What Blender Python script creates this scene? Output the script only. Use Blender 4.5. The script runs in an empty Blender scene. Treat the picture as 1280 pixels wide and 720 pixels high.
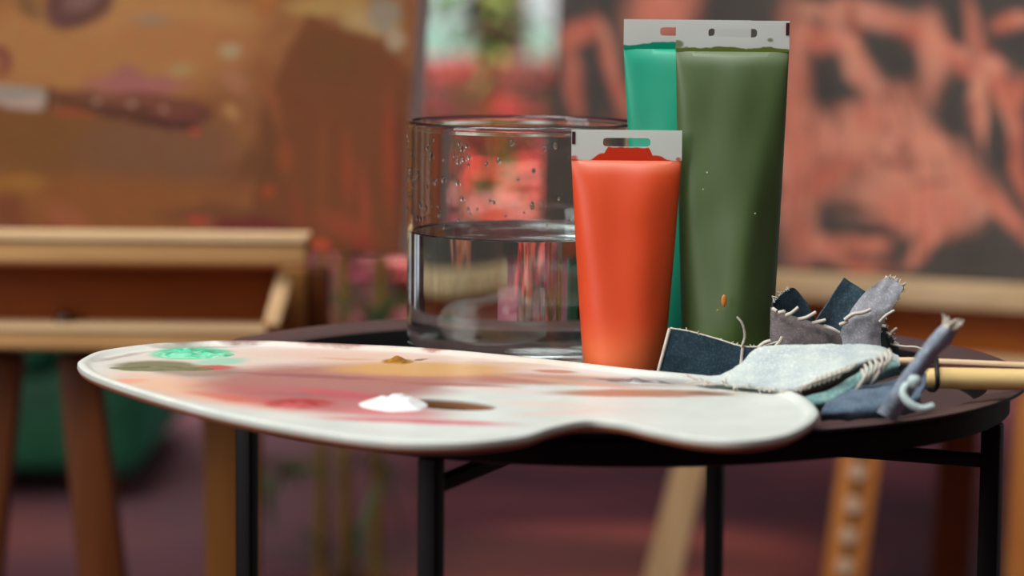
import bpy, bmesh, math, random
from mathutils import Vector, Matrix, noise as mnoise
C = bpy.context.scene
COL = C.collection
random.seed(7)
PI = math.pi
RZ = 0.53                                   # height of the tray rim above the floor

# ------------------------------------------------------------------ camera
F = 3556.0                                  # focal length in pixels of the 1280 wide frame (100 mm lens)
CAM_Y, CAM_Z = -1.511, RZ + 0.2127
PITCH, ROLL = math.radians(6.487), math.radians(0.55)
cd = bpy.data.cameras.new('camera')
cam = bpy.data.objects.new('camera', cd); COL.objects.link(cam)
cd.sensor_width = 36.0; cd.lens = F * 36.0 / 1280.0
cam.matrix_world = (Matrix.Translation((0, CAM_Y, CAM_Z)) @ Matrix.Rotation(PI / 2 - PITCH, 4, 'X')
                    @ Matrix.Rotation(ROLL, 4, 'Z'))
cd.dof.use_dof = True
cd.dof.focus_distance = 1.49
cd.dof.aperture_fstop = 5.2
cd.dof.aperture_blades = 0
cd.clip_end = 60
C.camera = cam

# ------------------------------------------------------------------ world, lights, exposure
W = bpy.data.worlds.new('studio_light'); C.world = W; W.use_nodes = True
nt = W.node_tree
bg = nt.nodes['Background']
bg.inputs[1].default_value = 1.0
tc = nt.nodes.new('ShaderNodeTexCoord'); sx = nt.nodes.new('ShaderNodeSeparateXYZ')
nt.links.new(tc.outputs['Generated'], sx.inputs[0])
rp = nt.nodes.new('ShaderNodeValToRGB')
nt.links.new(sx.outputs['Z'], rp.inputs[0])
e = rp.color_ramp.elements
e[0].position = 0.0; e[0].color = (0.010, 0.007, 0.008, 1)
e[1].position = 0.9; e[1].color = (0.27, 0.26, 0.26, 1)
m = e.new(0.25); m.color = (0.075, 0.056, 0.054, 1)
nt.links.new(rp.outputs[0], bg.inputs[0])

def area(name, loc, target, sx_, sy_, power, color=(1, 1, 1)):
    ld = bpy.data.lights.new(name, 'AREA'); ld.shape = 'RECTANGLE'; ld.size = sx_; ld.size_y = sy_
    ld.energy = power; ld.color = color
    o = bpy.data.objects.new(name, ld); COL.objects.link(o); o.location = loc
    o.rotation_euler = (Vector(target) - Vector(loc)).to_track_quat('-Z', 'Y').to_euler()
    return o
area('skylight', (-0.55, -0.55, 2.6), (0.05, 0.05, RZ), 1.6, 1.3, 60, (1.0, 1.0, 0.985))
area('side_window', (-2.3, -1.3, 1.45), (0.1, 0.0, RZ), 1.3, 1.4, 33, (1.0, 0.985, 0.96))
g_ = area('shrub_fill_light', (0.1, 2.5, 2.0), (0.0, 4.7, 0.35), 1.4, 0.8, 80, (1.0, 0.96, 0.95)); g_.data.spread = math.radians(85)  # added fill lamp that brightens the background shrubs
C.view_settings.view_transform = 'Standard'
C.view_settings.look = 'None'
C.view_settings.exposure = 0.0
C.view_settings.gamma = 1.0
C.view_settings.use_curve_mapping = False
C.cycles.use_denoising = True
C.cycles.max_bounces = 16
C.cycles.transmission_bounces = 16
C.cycles.transparent_max_bounces = 16
C.cycles.sample_clamp_indirect = 8.0

# ------------------------------------------------------------------ geometry helpers
def ray(px, py):
    a, b = px - 640.0, py - 360.0
    X = a * math.cos(ROLL) + b * math.sin(ROLL); Y = -a * math.sin(ROLL) + b * math.cos(ROLL)
    u = -Y / F
    return Vector((X / F, math.cos(PITCH) + u * math.sin(PITCH), -math.sin(PITCH) + u * math.cos(PITCH)))
def at(px, py, Y):
    d = ray(px, py); t = (Y - CAM_Y) / d.y
    return Vector((0, CAM_Y, CAM_Z)) + d * t
def onz(px, py, z):
    d = ray(px, py); t = (z - CAM_Z) / d.z
    return Vector((0, CAM_Y, CAM_Z)) + d * t

def empty(name, loc, label=None, cat=None, group=None):
    o = bpy.data.objects.new(name, None); COL.objects.link(o); o.location = loc
    o.empty_display_size = 0.02
    tag(o, label, cat, group); return o
def tag(o, label=None, cat=None, group=None, kind=None):
    if label: o['label'] = label
    if cat: o['category'] = cat
    if group: o['group'] = group
    if kind: o['kind'] = kind
    return o
def world_loc(o):
    v = Vector((0, 0, 0))
    while o is not None:
        v += o.location; o = o.parent
    return v
def obj(name, bm, mats, parent=None, origin=None, smooth=35):
    """bm in world coordinates; the object's origin is its own base or its parent's origin"""
    if parent is not None: off = world_loc(parent)
    elif origin is not None: off = Vector(origin)
    else: off = Vector((0, 0, 0))
    bmesh.ops.translate(bm, verts=bm.verts, vec=-off)
    if smooth:
        bm.normal_update()
        lim = math.radians(smooth)
        for f in bm.faces: f.smooth = True
        for ed in bm.edges:
            if len(ed.link_faces) == 2: ed.smooth = ed.calc_face_angle(0) < lim
    me = bpy.data.meshes.new(name); bm.to_mesh(me); bm.free()
    if not isinstance(mats, (list, tuple)): mats = [mats]
    for mm in mats: me.materials.append(mm)
    o = bpy.data.objects.new(name, me); COL.objects.link(o)
    if parent is not None: o.parent = parent
    else: o.location = off
    return o
def base_of(bm):
    xs = [v.co for v in bm.verts]
    return ((min(c.x for c in xs) + max(c.x for c in xs)) / 2, (min(c.y for c in xs) + max(c.y for c in xs)) / 2, min(c.z for c in xs))

def add_hexa(bm, p, mi=0):
    """p: 8 points, first four one end loop, last four the other"""
    v = [bm.verts.new(q) for q in p]
    fs = [(0, 3, 2, 1), (4, 5, 6, 7), (0, 1, 5, 4), (1, 2, 6, 5), (2, 3, 7, 6), (3, 0, 4, 7)]
    out = []
    for f in fs:
        fc = bm.faces.new([v[i] for i in f]); fc.material_index = mi; out.append(fc)
    return v
def box_bm(lo, hi, bevel=0.0, rot=None, pivot=None):
    bm = bmesh.new()
    x0, y0, z0 = lo; x1, y1, z1 = hi
    add_hexa(bm, [(x0, y0, z0), (x1, y0, z0), (x1, y1, z0), (x0, y1, z0), (x0, y0, z1), (x1, y0, z1), (x1, y1, z1), (x0, y1, z1)])
    bmesh.ops.recalc_face_normals(bm, faces=bm.faces)
    if bevel: bmesh.ops.bevel(bm, geom=bm.edges[:], offset=bevel, segments=3, profile=0.5, affect='EDGES')
    if rot is not None:
        bmesh.ops.rotate(bm, verts=bm.verts, cent=pivot or (0, 0, 0), matrix=rot)
    return bm
def bar_bm(a, b, w, d, up=Vector((0, 1, 0)), bevel=0.0015, w2=None):
    """square-section bar from a to b, w across, d along 'up'"""
    a, b = Vector(a), Vector(b); ax = (b - a).normalized()
    s = ax.cross(up).normalized(); t = s.cross(ax).normalized()
    bm = bmesh.new(); w2 = w2 or w
    pts = []
    for P, ww in ((a, w), (b, w2)):
        for i, j in ((-1, -1), (1, -1), (1, 1), (-1, 1)): pts.append(P + s * i * ww / 2 + t * j * d / 2)
    add_hexa(bm, pts); bmesh.ops.recalc_face_normals(bm, faces=bm.faces)
    if bevel: bmesh.ops.bevel(bm, geom=bm.edges[:], offset=bevel, segments=2, profile=0.5, affect='EDGES')
    return bm
def pbox(px0, py0, px1, py1, Y, depth, bevel=0.002):
    """box whose front face stands at Y and spans the two sighted corners"""
    a = at(px0, py0, Y); b = at(px1, py1, Y)
    return box_bm((a.x, Y, min(a.z, b.z)), (b.x, Y + depth, max(a.z, b.z)), bevel)
def catmull(pts, n, closed=False):
    P = [Vector(p) for p in pts]; out = []; N = len(P)
    segs = N if closed else N - 1
    for k in range(segs):
        if closed: p0, p1, p2, p3 = P[(k - 1) % N], P[k], P[(k + 1) % N], P[(k + 2) % N]
        else: p0, p1, p2, p3 = P[max(k - 1, 0)], P[k], P[k + 1], P[min(k + 2, N - 1)]
        for i in range(n):
            t = i / n
            out.append(0.5 * ((2 * p1) + (-p0 + p2) * t + (2 * p0 - 5 * p1 + 4 * p2 - p3) * t * t + (-p0 + 3 * p1 - 3 * p2 + p3) * t ** 3))
    if not closed: out.append(P[-1])
    return out
def tube(bm, pts, r, seg=10, r2=None, cap=True, mi=0, radii=None):
    pts = [Vector(p) for p in pts]; n = len(pts); rings = []
    prev = None
    for i, p in enumerate(pts):
        t = (pts[min(i + 1, n - 1)] - pts[max(i - 1, 0)])
        if t.length < 1e-9: t = Vector((0, 0, 1))
        t.normalize()
        ref = prev if prev is not None else (Vector((0, 0, 1)) if abs(t.z) < 0.9 else Vector((1, 0, 0)))
        s = (ref - t * ref.dot(t)).normalized(); prev = s; q = t.cross(s)
        rr = radii[i] if radii else (r if r2 is None else r + (r2 - r) * i / (n - 1))
        rings.append([bm.verts.new(p + (s * math.cos(a) + q * math.sin(a)) * rr) for a in [2 * PI * k / seg for k in range(seg)]])
    for i in range(n - 1):
        for k in range(seg):
            f = bm.faces.new((rings[i][k], rings[i][(k + 1) % seg], rings[i + 1][(k + 1) % seg], rings[i + 1][k])); f.material_index = mi
    if cap:
        f = bm.faces.new(rings[0][::-1]); f.material_index = mi
        f = bm.faces.new(rings[-1]); f.material_index = mi
def lathe(bm, prof, cx, cy, seg=96, close=False, mi=0):
    rings = []
    for r, z in prof:
        if r < 1e-6: rings.append([bm.verts.new((cx, cy, z))])
        else: rings.append([bm.verts.new((cx + r * math.cos(2 * PI * k / seg), cy + r * math.sin(2 * PI * k / seg), z)) for k in range(seg)])
    idx = list(range(len(prof) - 1)) + ([len(prof) - 1] if close else [])
    for i in idx:
        A, B = rings[i], rings[(i + 1) % len(prof)]
        for k in range(seg):
            k2 = (k + 1) % seg
            if len(A) == 1 and len(B) == 1: continue
            if len(A) == 1: f = bm.faces.new((A[0], B[k], B[k2]))
            elif len(B) == 1: f = bm.faces.new((A[k], B[0], A[k2]))
            else: f = bm.faces.new((A[k], B[k], B[k2], A[k2]))
            f.material_index = mi
    bmesh.ops.recalc_face_normals(bm, faces=bm.faces)

# ------------------------------------------------------------------ material helpers
def mat(name):
    m = bpy.data.materials.new(name); m.use_nodes = True
    return m, m.node_tree, m.node_tree.nodes['Principled BSDF']
def srgb(r, g, b):
    f = lambda c: (c / 255 / 12.92) if c <= 10 else ((c / 255 + 0.055) / 1.055) ** 2.4
    return (f(r), f(g), f(b), 1)
def node(t, kind, **kw):
    n = t.nodes.new('ShaderNode' + kind)
    for k, v in kw.items(): setattr(n, k, v)
    return n
def mixc(t, fac, a, b, blend='MIX'):
    n = t.nodes.new('ShaderNodeMix'); n.data_type = 'RGBA'; n.blend_type = blend
    for sock, v in ((n.inputs[0], fac), (n.inputs[6], a), (n.inputs[7], b)):
        if hasattr(v, 'links') or isinstance(v, bpy.types.NodeSocket): t.links.new(v, sock)
        else: sock.default_value = v
    return n.outputs[2]
def coords(t, scale=(1, 1, 1), rot=(0, 0, 0)):
    a = node(t, 'TexCoord'); mp = node(t, 'Mapping'); t.links.new(a.outputs['Object'], mp.inputs[0])
    mp.inputs['Scale'].default_value = scale; mp.inputs['Rotation'].default_value = rot
    return mp.outputs[0]
def noise_tex(t, vec, scale, detail=4, rough=0.55, dist=0.0):
    n = node(t, 'TexNoise'); n.inputs['Scale'].default_value = scale; n.inputs['Detail'].default_value = detail
    n.inputs['Roughness'].default_value = rough; n.inputs['Distortion'].default_value = dist
    t.links.new(vec, n.inputs['Vector']); return n
def ramp(t, val, stops):
    r = node(t, 'ValToRGB'); t.links.new(val, r.inputs[0]); el = r.color_ramp.elements
    el[0].position, el[0].color = stops[0]; el[1].position, el[1].color = stops[-1]
    for p, c in stops[1:-1]:
        q = el.new(p); q.color = c
    return r.outputs[0]
def bump(t, b, val, strength, dist=0.001):
    n = node(t, 'Bump'); n.inputs['Strength'].default_value = strength; n.inputs['Distance'].default_value = dist
    t.links.new(val, n.inputs['Height']); t.links.new(n.outputs[0], b.inputs['Normal'])
def maprange(t, val, a, b, c=0.0, d=1.0, smooth=True):
    n = node(t, 'MapRange'); n.interpolation_type = 'SMOOTHSTEP' if smooth else 'LINEAR'
    t.links.new(val, n.inputs[0])
    for i, v in zip((1, 2, 3, 4), (a, b, c, d)): n.inputs[i].default_value = v
    return n.outputs[0]
def plain(name, col, rough=0.5, metal=0.0, var=0.12, scale=40, bmp=0.0, spec=0.5, sheen=0.0):
    m, t, b = mat(name)
    v = coords(t); n = noise_tex(t, v, scale)
    dark = tuple(c * (1 - var) for c in col[:3]) + (1,); lite = tuple(min(1, c * (1 + var)) for c in col[:3]) + (1,)
    t.links.new(ramp(t, n.outputs[0], [(0.3, dark), (0.7, lite)]), b.inputs['Base Color'])
    b.inputs['Roughness'].default_value = rough; b.inputs['Metallic'].default_value = metal
    b.inputs['Specular IOR Level'].default_value = spec
    if sheen: b.inputs['Sheen Weight'].default_value = sheen
    if bmp: bump(t, b, n.outputs[0], bmp)
    return m
def wood(name, c1, c2, axis='X', rough=0.5, scale=14):
    m, t, b = mat(name)
    s = {'X': (0.12, 1, 1), 'Y': (1, 0.12, 1), 'Z': (1, 1, 0.12)}[axis]
    v = coords(t, s); n = noise_tex(t, v, scale * 4, 6, 0.6, 0.6); n2 = noise_tex(t, v, scale, 3, 0.5, 1.5)
    c = ramp(t, n.outputs[0], [(0.3, c1), (0.7, c2)])
    c = mixc(t, maprange(t, n2.outputs[0], 0.4, 0.65, 0, 0.35), c, tuple(x * 0.72 for x in c1[:3]) + (1,))
    t.links.new(c, b.inputs['Base Color']); b.inputs['Roughness'].default_value = rough; b.inputs['Specular IOR Level'].default_value = 0.25
    bump(t, b, n.outputs[0], 0.12)
    return m
def blobs(t, base, vec, items, warp=0.25, wscale=6.0):
    """lay soft-edged strokes of pigment over base. items: (cx, cy, rx, ry, angle_deg, colour, softness, opacity)
    vec is a 2-D coordinate; strokes are ellipses whose outline is broken by noise"""
    n1 = noise_tex(t, vec, wscale, 4, 0.6)
    off = node(t, 'VectorMath', operation='MULTIPLY_ADD'); t.links.new(n1.outputs['Color'], off.inputs[0])
    off.inputs[1].default_value = (warp, warp, 0)
    add = node(t, 'VectorMath', operation='SUBTRACT'); t.links.new(vec, add.inputs[0]); add.inputs[1].default_value = (warp / 2, warp / 2, 0)
    t.links.new(add.outputs[0], off.inputs[2])
    col = base
    for it in items:
        if it[0] == 'poly':                    # straight-edged convex patch
            _, pts, c, soft, op = it; k = None
            mx = sum(p[0] for p in pts) / len(pts); my = sum(p[1] for p in pts) / len(pts)
            for i in range(len(pts)):
                (ax, ay), (bx_, by_) = pts[i], pts[(i + 1) % len(pts)]
                nx, ny = by_ - ay, ax - bx_; l = math.hypot(nx, ny); nx, ny = nx / l, ny / l
                if (mx - ax) * nx + (my - ay) * ny < 0: nx, ny = -nx, -ny
                dp = node(t, 'VectorMath', operation='DOT_PRODUCT'); t.links.new(off.outputs[0], dp.inputs[0]); dp.inputs[1].default_value = (nx, ny, 0)
                q = ax * nx + ay * ny; e_ = maprange(t, dp.outputs['Value'], q - soft, q + soft)
                if k is None: k = e_
                else:
                    mu = node(t, 'Math', operation='MULTIPLY'); t.links.new(k, mu.inputs[0]); t.links.new(e_, mu.inputs[1]); k = mu.outputs[0]
            mu = node(t, 'Math', operation='MULTIPLY'); t.links.new(k, mu.inputs[0]); mu.inputs[1].default_value = op
            col = mixc(t, mu.outputs[0], col, c); continue
        cx, cy, rx, ry, ang, c, soft, op = it
        mp = node(t, 'Mapping', vector_type='TEXTURE'); t.links.new(off.outputs[0], mp.inputs[0])
        mp.inputs['Location'].default_value = (cx, cy, 0); mp.inputs['Rotation'].default_value = (0, 0, math.radians(ang))
        mp.inputs['Scale'].default_value = (rx, ry, 1e6)
        ln = node(t, 'VectorMath', operation='LENGTH'); t.links.new(mp.outputs[0], ln.inputs[0])
        k = maprange(t, ln.outputs['Value'], 1 - soft, 1 + soft, op, 0.0)
        col = mixc(t, k, col, c)
    return col

WOOD_PALE = wood('pale_beech', srgb(214, 178, 132), srgb(232, 202, 160), 'X')
WOOD_PALE_Z = wood('pale_beech_upright', srgb(216, 174, 124), srgb(234, 198, 152), 'Z')
WOOD_TAN = wood('tan_beech', srgb(186, 140, 88), srgb(206, 162, 108), 'X')
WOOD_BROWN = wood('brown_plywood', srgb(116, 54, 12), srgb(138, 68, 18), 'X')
WOOD_BROWN_Z = wood('brown_plywood_upright_shaded', srgb(76, 36, 8), srgb(98, 50, 14), 'Z')  # darkened to carry the shade on the left easel's legs
WOOD_ORANGE = wood('orange_beech', srgb(186, 112, 52), srgb(206, 134, 68), 'Z')
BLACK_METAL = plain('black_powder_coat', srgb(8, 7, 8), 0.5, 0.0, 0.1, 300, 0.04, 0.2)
TRAY_METAL = plain('tray_top_brown', srgb(82, 61, 59), 0.42, 0.0, 0.06, 120, 0.02, 0.5)

# ------------------------------------------------------------------ setting: floor and back wall
m, t, b = mat('mauve_floor')
v = coords(t)
n = noise_tex(t, v, 1.6, 3, 0.5, 0.3); n2 = noise_tex(t, v, 30, 4)
c = ramp(t, n.outputs[0], [(0.35, srgb(60, 28, 46)), (0.5, srgb(92, 38, 52)), (0.68, srgb(116, 56, 62))])
c = blobs(t, c, v, [(0.13, 1.98, 0.26, 0.2, 30, srgb(235, 118, 104), 0.6, 0.95), (0.02, 2.0, 0.3, 0.16, 0, srgb(58, 42, 44), 0.4, 0.8),
                    (0.75, 1.9, 0.25, 0.3, 0, srgb(60, 50, 66), 0.5, 0.8), (-0.45, 2.6, 0.25, 0.7, 0, srgb(128, 92, 100), 0.5, 0.7),
                    (-1.0, 2.15, 0.45, 0.2, 0, srgb(160, 90, 84), 0.5, 0.8)], 0.15, 2.0)
c = mixc(t, 0.15, c, n2.outputs['Color'], 'OVERLAY')
t.links.new(c, b.inputs['Base Color']); b.inputs['Roughness'].default_value = 0.75
FLOOR = m
bm = box_bm((-5, -4, -0.06), (5, 7.2, 0.0)); tag(obj('floor', bm, FLOOR, smooth=0), kind='structure')
WALL = plain('maroon_brown_plaster', srgb(98, 54, 50), 0.85, 0, 0.15, 5, 0.1)
# back wall with two glazed openings
def wall_piece(x0, x1, z0, z1): return (x0, x1, z0, z1)
WY = 6.6
win = []                                     # (x0,x1,z0,z1)
for (pa, pb, pt, pbm) in ((500, 594, -200, 76), (655, 699, -200, 84)):
    A = at(pa, pbm, WY); B = at(pb, pt, WY); win.append((A.x, B.x, A.z, B.z))
bm = bmesh.new()
xs = [-5, win[0][0], win[0][1], win[1][0], win[1][1], 5]
def add_box(bm, lo, hi, mi=0):
    x0, y0, z0 = lo; x1, y1, z1 = hi
    add_hexa(bm, [(x0, y0, z0), (x1, y0, z0), (x1, y1, z0), (x0, y1, z0), (x0, y0, z1), (x1, y0, z1), (x1, y1, z1), (x0, y1, z1)], mi)
for i in range(5):
    if i in (1, 3):
        w = win[i // 2]
        add_box(bm, (xs[i], WY, 0), (xs[i + 1], WY + 0.15, w[2])); add_box(bm, (xs[i], WY, w[3]), (xs[i + 1], WY + 0.15, 3.0))
    else: add_box(bm, (xs[i], WY, 0), (xs[i + 1], WY + 0.15, 3.0))
bmesh.ops.recalc_face_normals(bm, faces=bm.faces)
tag(obj('wall_back', bm, WALL, smooth=0), kind='structure')
m, t, b = mat('daylight_glass')
v = coords(t); n = noise_tex(t, v, 3.2, 2, 0.5)
c = ramp(t, n.outputs[0], [(0.35, srgb(120, 190, 150)), (0.5, srgb(215, 225, 225)), (0.65, srgb(232, 222, 245))])
em = node(t, 'Emission'); t.links.new(c, em.inputs[0]); em.inputs[1].default_value = 1.1
t.links.new(em.outputs[0], t.nodes['Material Output'].inputs[0]); DAY = m
RX = 2.1
wr_ = [(1.25, 1.75), (2.1, 2.75)]
bm = bmesh.new(); ys = [0.5, wr_[0][0], wr_[0][1], wr_[1][0], wr_[1][1], 6.6]
for i in range(5):
    if i in (1, 3):
        add_box(bm, (RX, ys[i], 0), (RX + 0.15, ys[i + 1], 0.08)); add_box(bm, (RX, ys[i], 2.1), (RX + 0.15, ys[i + 1], 3.0))
    else: add_box(bm, (RX, ys[i], 0), (RX + 0.15, ys[i + 1], 3.0))
bmesh.ops.recalc_face_normals(bm, faces=bm.faces)
tag(obj('wall_right', bm, WALL, smooth=0), kind='structure')
FRAME = plain('white_window_frame', srgb(150, 140, 140), 0.5)
for i, w in enumerate(win):
    r = tag(empty('window_%d' % (i + 1), ((w[0] + w[1]) / 2, WY, w[2])), kind='structure')
    bm = bmesh.new(); add_box(bm, (w[0], WY + 0.06, w[2]), (w[1], WY + 0.07, w[3]))
    obj('window_pane', bm, DAY, r, smooth=0)
    bm = bmesh.new()
    for a0, a1, b0, b1 in ((w[0], w[1], w[2], w[2] + 0.02), (w[0], w[0] + 0.015, w[2], w[3]), (w[1] - 0.015, w[1], w[2], w[3]), (w[0], w[1], 0.79, 0.81)):
        add_box(bm, (a0, WY + 0.02, b0), (a1, WY + 0.055, b1))
    obj('window_frame', bm, FRAME, r, smooth=0)

for i, (y0, y1) in enumerate(wr_):  # added unseen windows, placed to throw bright stripes into the jar
    r = tag(empty('window_%d' % (i + 3), (RX, (y0 + y1) / 2, 0.08)), kind='structure')
    bm = bmesh.new(); add_box(bm, (RX + 0.06, y0, 0.08), (RX + 0.07, y1, 2.1)); obj('window_pane', bm, DAY, r, smooth=0)
    bm = bmesh.new(); ym = (y0 + y1) / 2
    for a0, a1, b0, b1 in ((y0, y0 + 0.05, 0.08, 2.1), (y1 - 0.05, y1, 0.08, 2.1), (ym - 0.03, ym + 0.03, 0.08, 2.1), (y0, y1, 0.08, 0.18), (y0, y1, 2.02, 2.1)):
        add_box(bm, (RX + 0.01, a0, b0), (RX + 0.055, a1, b1))
    obj('window_frame', bm, FRAME, r, smooth=0)

# ------------------------------------------------------------------ round tray table
TX, TY = 0.0477, 0.0
table = empty('tray_table', (TX, TY, 0), 'round black metal tray table on four thin legs, holding paints, jar and palette', 'table')
bm = bmesh.new(); z = RZ
prof = [(0.0, z - 0.0175), (0.195, z - 0.0175), (0.2005, z - 0.0165), (0.2035, z - 0.013), (0.2055, z - 0.0045), (0.2075, z - 0.0028), (0.224, z - 0.0002), (0.2256, z - 0.0006), (0.2259, z - 0.0022),
        (0.2245, z - 0.0028), (0.2075, z - 0.0052), (0.207, z - 0.0125), (0.2045, z - 0.0185), (0.199, z - 0.0205), (0.0, z - 0.0205)]
lathe(bm, prof, TX, TY, 160)
for f in bm.faces:                             # up-facing floor and flange faces brown, wall and underside black
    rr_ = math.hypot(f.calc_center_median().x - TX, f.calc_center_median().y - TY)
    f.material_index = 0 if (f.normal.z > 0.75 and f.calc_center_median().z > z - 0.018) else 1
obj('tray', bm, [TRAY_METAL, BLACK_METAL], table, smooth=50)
LR = 0.2135
bm = bmesh.new()
lathe(bm, [(LR - 0.004, z - 0.0060), (LR + 0.0035, z - 0.0055), (LR + 0.0035, z - 0.0165), (LR - 0.004, z - 0.0165)], TX, TY, 128, close=True)
obj('frame_ring', bm, BLACK_METAL, table, smooth=30)
th = math.radians(22.5)
legp = [(-math.cos(th), math.sin(th)), (math.cos(th), -math.sin(th)), (-math.sin(th) - 0.014, -math.cos(th)), (math.sin(th) - 0.022, math.cos(th))]
for a, b2 in legp:
    P = Vector((TX + LR * a, TY + LR * b2, 0))
    rot = Matrix.Rotation(math.atan2(b2, a), 3, 'Z')
    bm = box_bm((P.x - 0.005, P.y - 0.005, 0.004), (P.x + 0.005, P.y + 0.005, z - 0.0165), 0.0012, rot, P)
    lg = obj('leg', bm, BLACK_METAL, table)
    bm = bmesh.new(); lathe(bm, [(0, 0), (0.0075, 0), (0.0075, 0.005), (0, 0.006)], P.x, P.y, 16)
    obj('foot_cap', bm, BLACK_METAL, lg)
for i in (0, 2):
    a = Vector((TX + LR * legp[i][0], LR * legp[i][1], z - 0.036 + i * 0.0025)); c2 = Vector((TX + LR * legp[i + 1][0], LR * legp[i + 1][1], z - 0.036 + i * 0.0025))
    obj('cross_bar', bar_bm(a, c2, 0.007, 0.007, Vector((0, 0, 1)), 0.001), BLACK_METAL, table)

# ------------------------------------------------------------------ painter's palette
PT = RZ + 0.0080
outline_px = [(97, 455), (104, 446), (130, 437), (200, 428.5), (300, 425), (400, 428), (510, 433), (600, 440), (700, 450), (800, 461), (885, 469), (950, 478), (1000, 492), (1022, 510), (1017, 524), (985, 541), (930, 549), (870, 546),
              (815, 536), (775, 527), (735, 524), (695, 531), (650, 544), (560, 551.5), (450, 546), (300, 521), (200, 496), (120, 470)]
out2d = [onz(x, y, PT) for x, y in outline_px]
out2d = catmull(out2d, 10, True)
pc = Vector((0.03, -0.14, PT))
def inset(s):
    r = []
    n = len(out2d)
    for i in range(n):
        p = out2d[i]; tg = (out2d[(i + 2) % n] - out2d[i - 2]).normalized(); nn = Vector((-tg.y, tg.x, 0))
        if nn.dot(pc - p) < 0: nn = -nn
        r.append(p + nn * s)
    return r
bm = bmesh.new()
levels = [(0.010, -0.0062, 'i'), (0.003, -0.0062, 'i'), (0.0008, -0.0050, 'i'), (0.0, -0.003, 'i'), (0.0003, -0.0008, 'i'), (0.0014, 0.0, 'i'), (0.0034, 0.0, 'i'), (0.0050, -0.0006, 'i'), (0.0062, -0.0018, 'i'), (0.0085, -0.0022, 'i')]
rings = []
for s, dz, _ in levels: rings.append([bm.verts.new((p.x, p.y, PT + dz)) for p in inset(s)])
N = len(out2d)
for A, B in zip(rings[:-1], rings[1:]):
    for k in range(N): bm.faces.new((A[k], A[(k + 1) % N], B[(k + 1) % N], B[k]))
last = [v.co.copy() for v in rings[-1]]; prev = rings[-1]
for f_ in (0.8, 0.6, 0.4, 0.2):
    cur = [bm.verts.new(pc.xy.to_3d() + (q - pc).xy.to_3d() * f_ + Vector((0, 0, PT - 0.0022))) for q in last]
    for k in range(N): bm.faces.new((prev[k], prev[(k + 1) % N], cur[(k + 1) % N], cur[k]))
    prev = cur
bm.faces.new(prev); bm.faces.new(rings[0][::-1])
bmesh.ops.recalc_face_normals(bm, faces=bm.faces)
# thumb hole, cut with a prism
hc = onz(560, 500, PT)
hole = [(hc.x + 0.025 * math.cos(a) * math.cos(-0.5) - 0.014 * math.sin(a) * math.sin(-0.5), hc.y + 0.025 * math.cos(a) * math.sin(-0.5) + 0.014 * math.sin(a) * math.cos(-0.5)) for a in [2 * PI * k / 40 for k in range(40)]]
cb = bmesh.new()
lo = [cb.verts.new((x, y, PT - 0.02)) for x, y in hole]; hi = [cb.verts.new((x, y, PT + 0.02)) for x, y in hole]
cb.faces.new(lo[::-1]); cb.faces.new(hi)
for k in range(40): cb.faces.new((lo[k], lo[(k + 1) % 40], hi[(k + 1) % 40], hi[k]))
bmesh.ops.recalc_face_normals(cb, faces=cb.faces)
m1 = bpy.data.meshes.new('a'); bm.to_mesh(m1); bm.free(); m2 = bpy.data.meshes.new('b'); cb.to_mesh(m2); cb.free()
o1 = bpy.data.objects.new('a', m1); o2 = bpy.data.objects.new('b', m2); COL.objects.link(o1); COL.objects.link(o2)
md = o1.modifiers.new('cut', 'BOOLEAN'); md.object = o2; md.operation = 'DIFFERENCE'; md.solver = 'EXACT'
bpy.context.view_layer.update()
mc = bpy.data.meshes.new_from_object(o1.evaluated_get(bpy.context.evaluated_depsgraph_get()))
for o_ in (o1, o2): bpy.data.objects.remove(o_)
bm = bmesh.new(); bm.from_mesh(mc)
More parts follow.
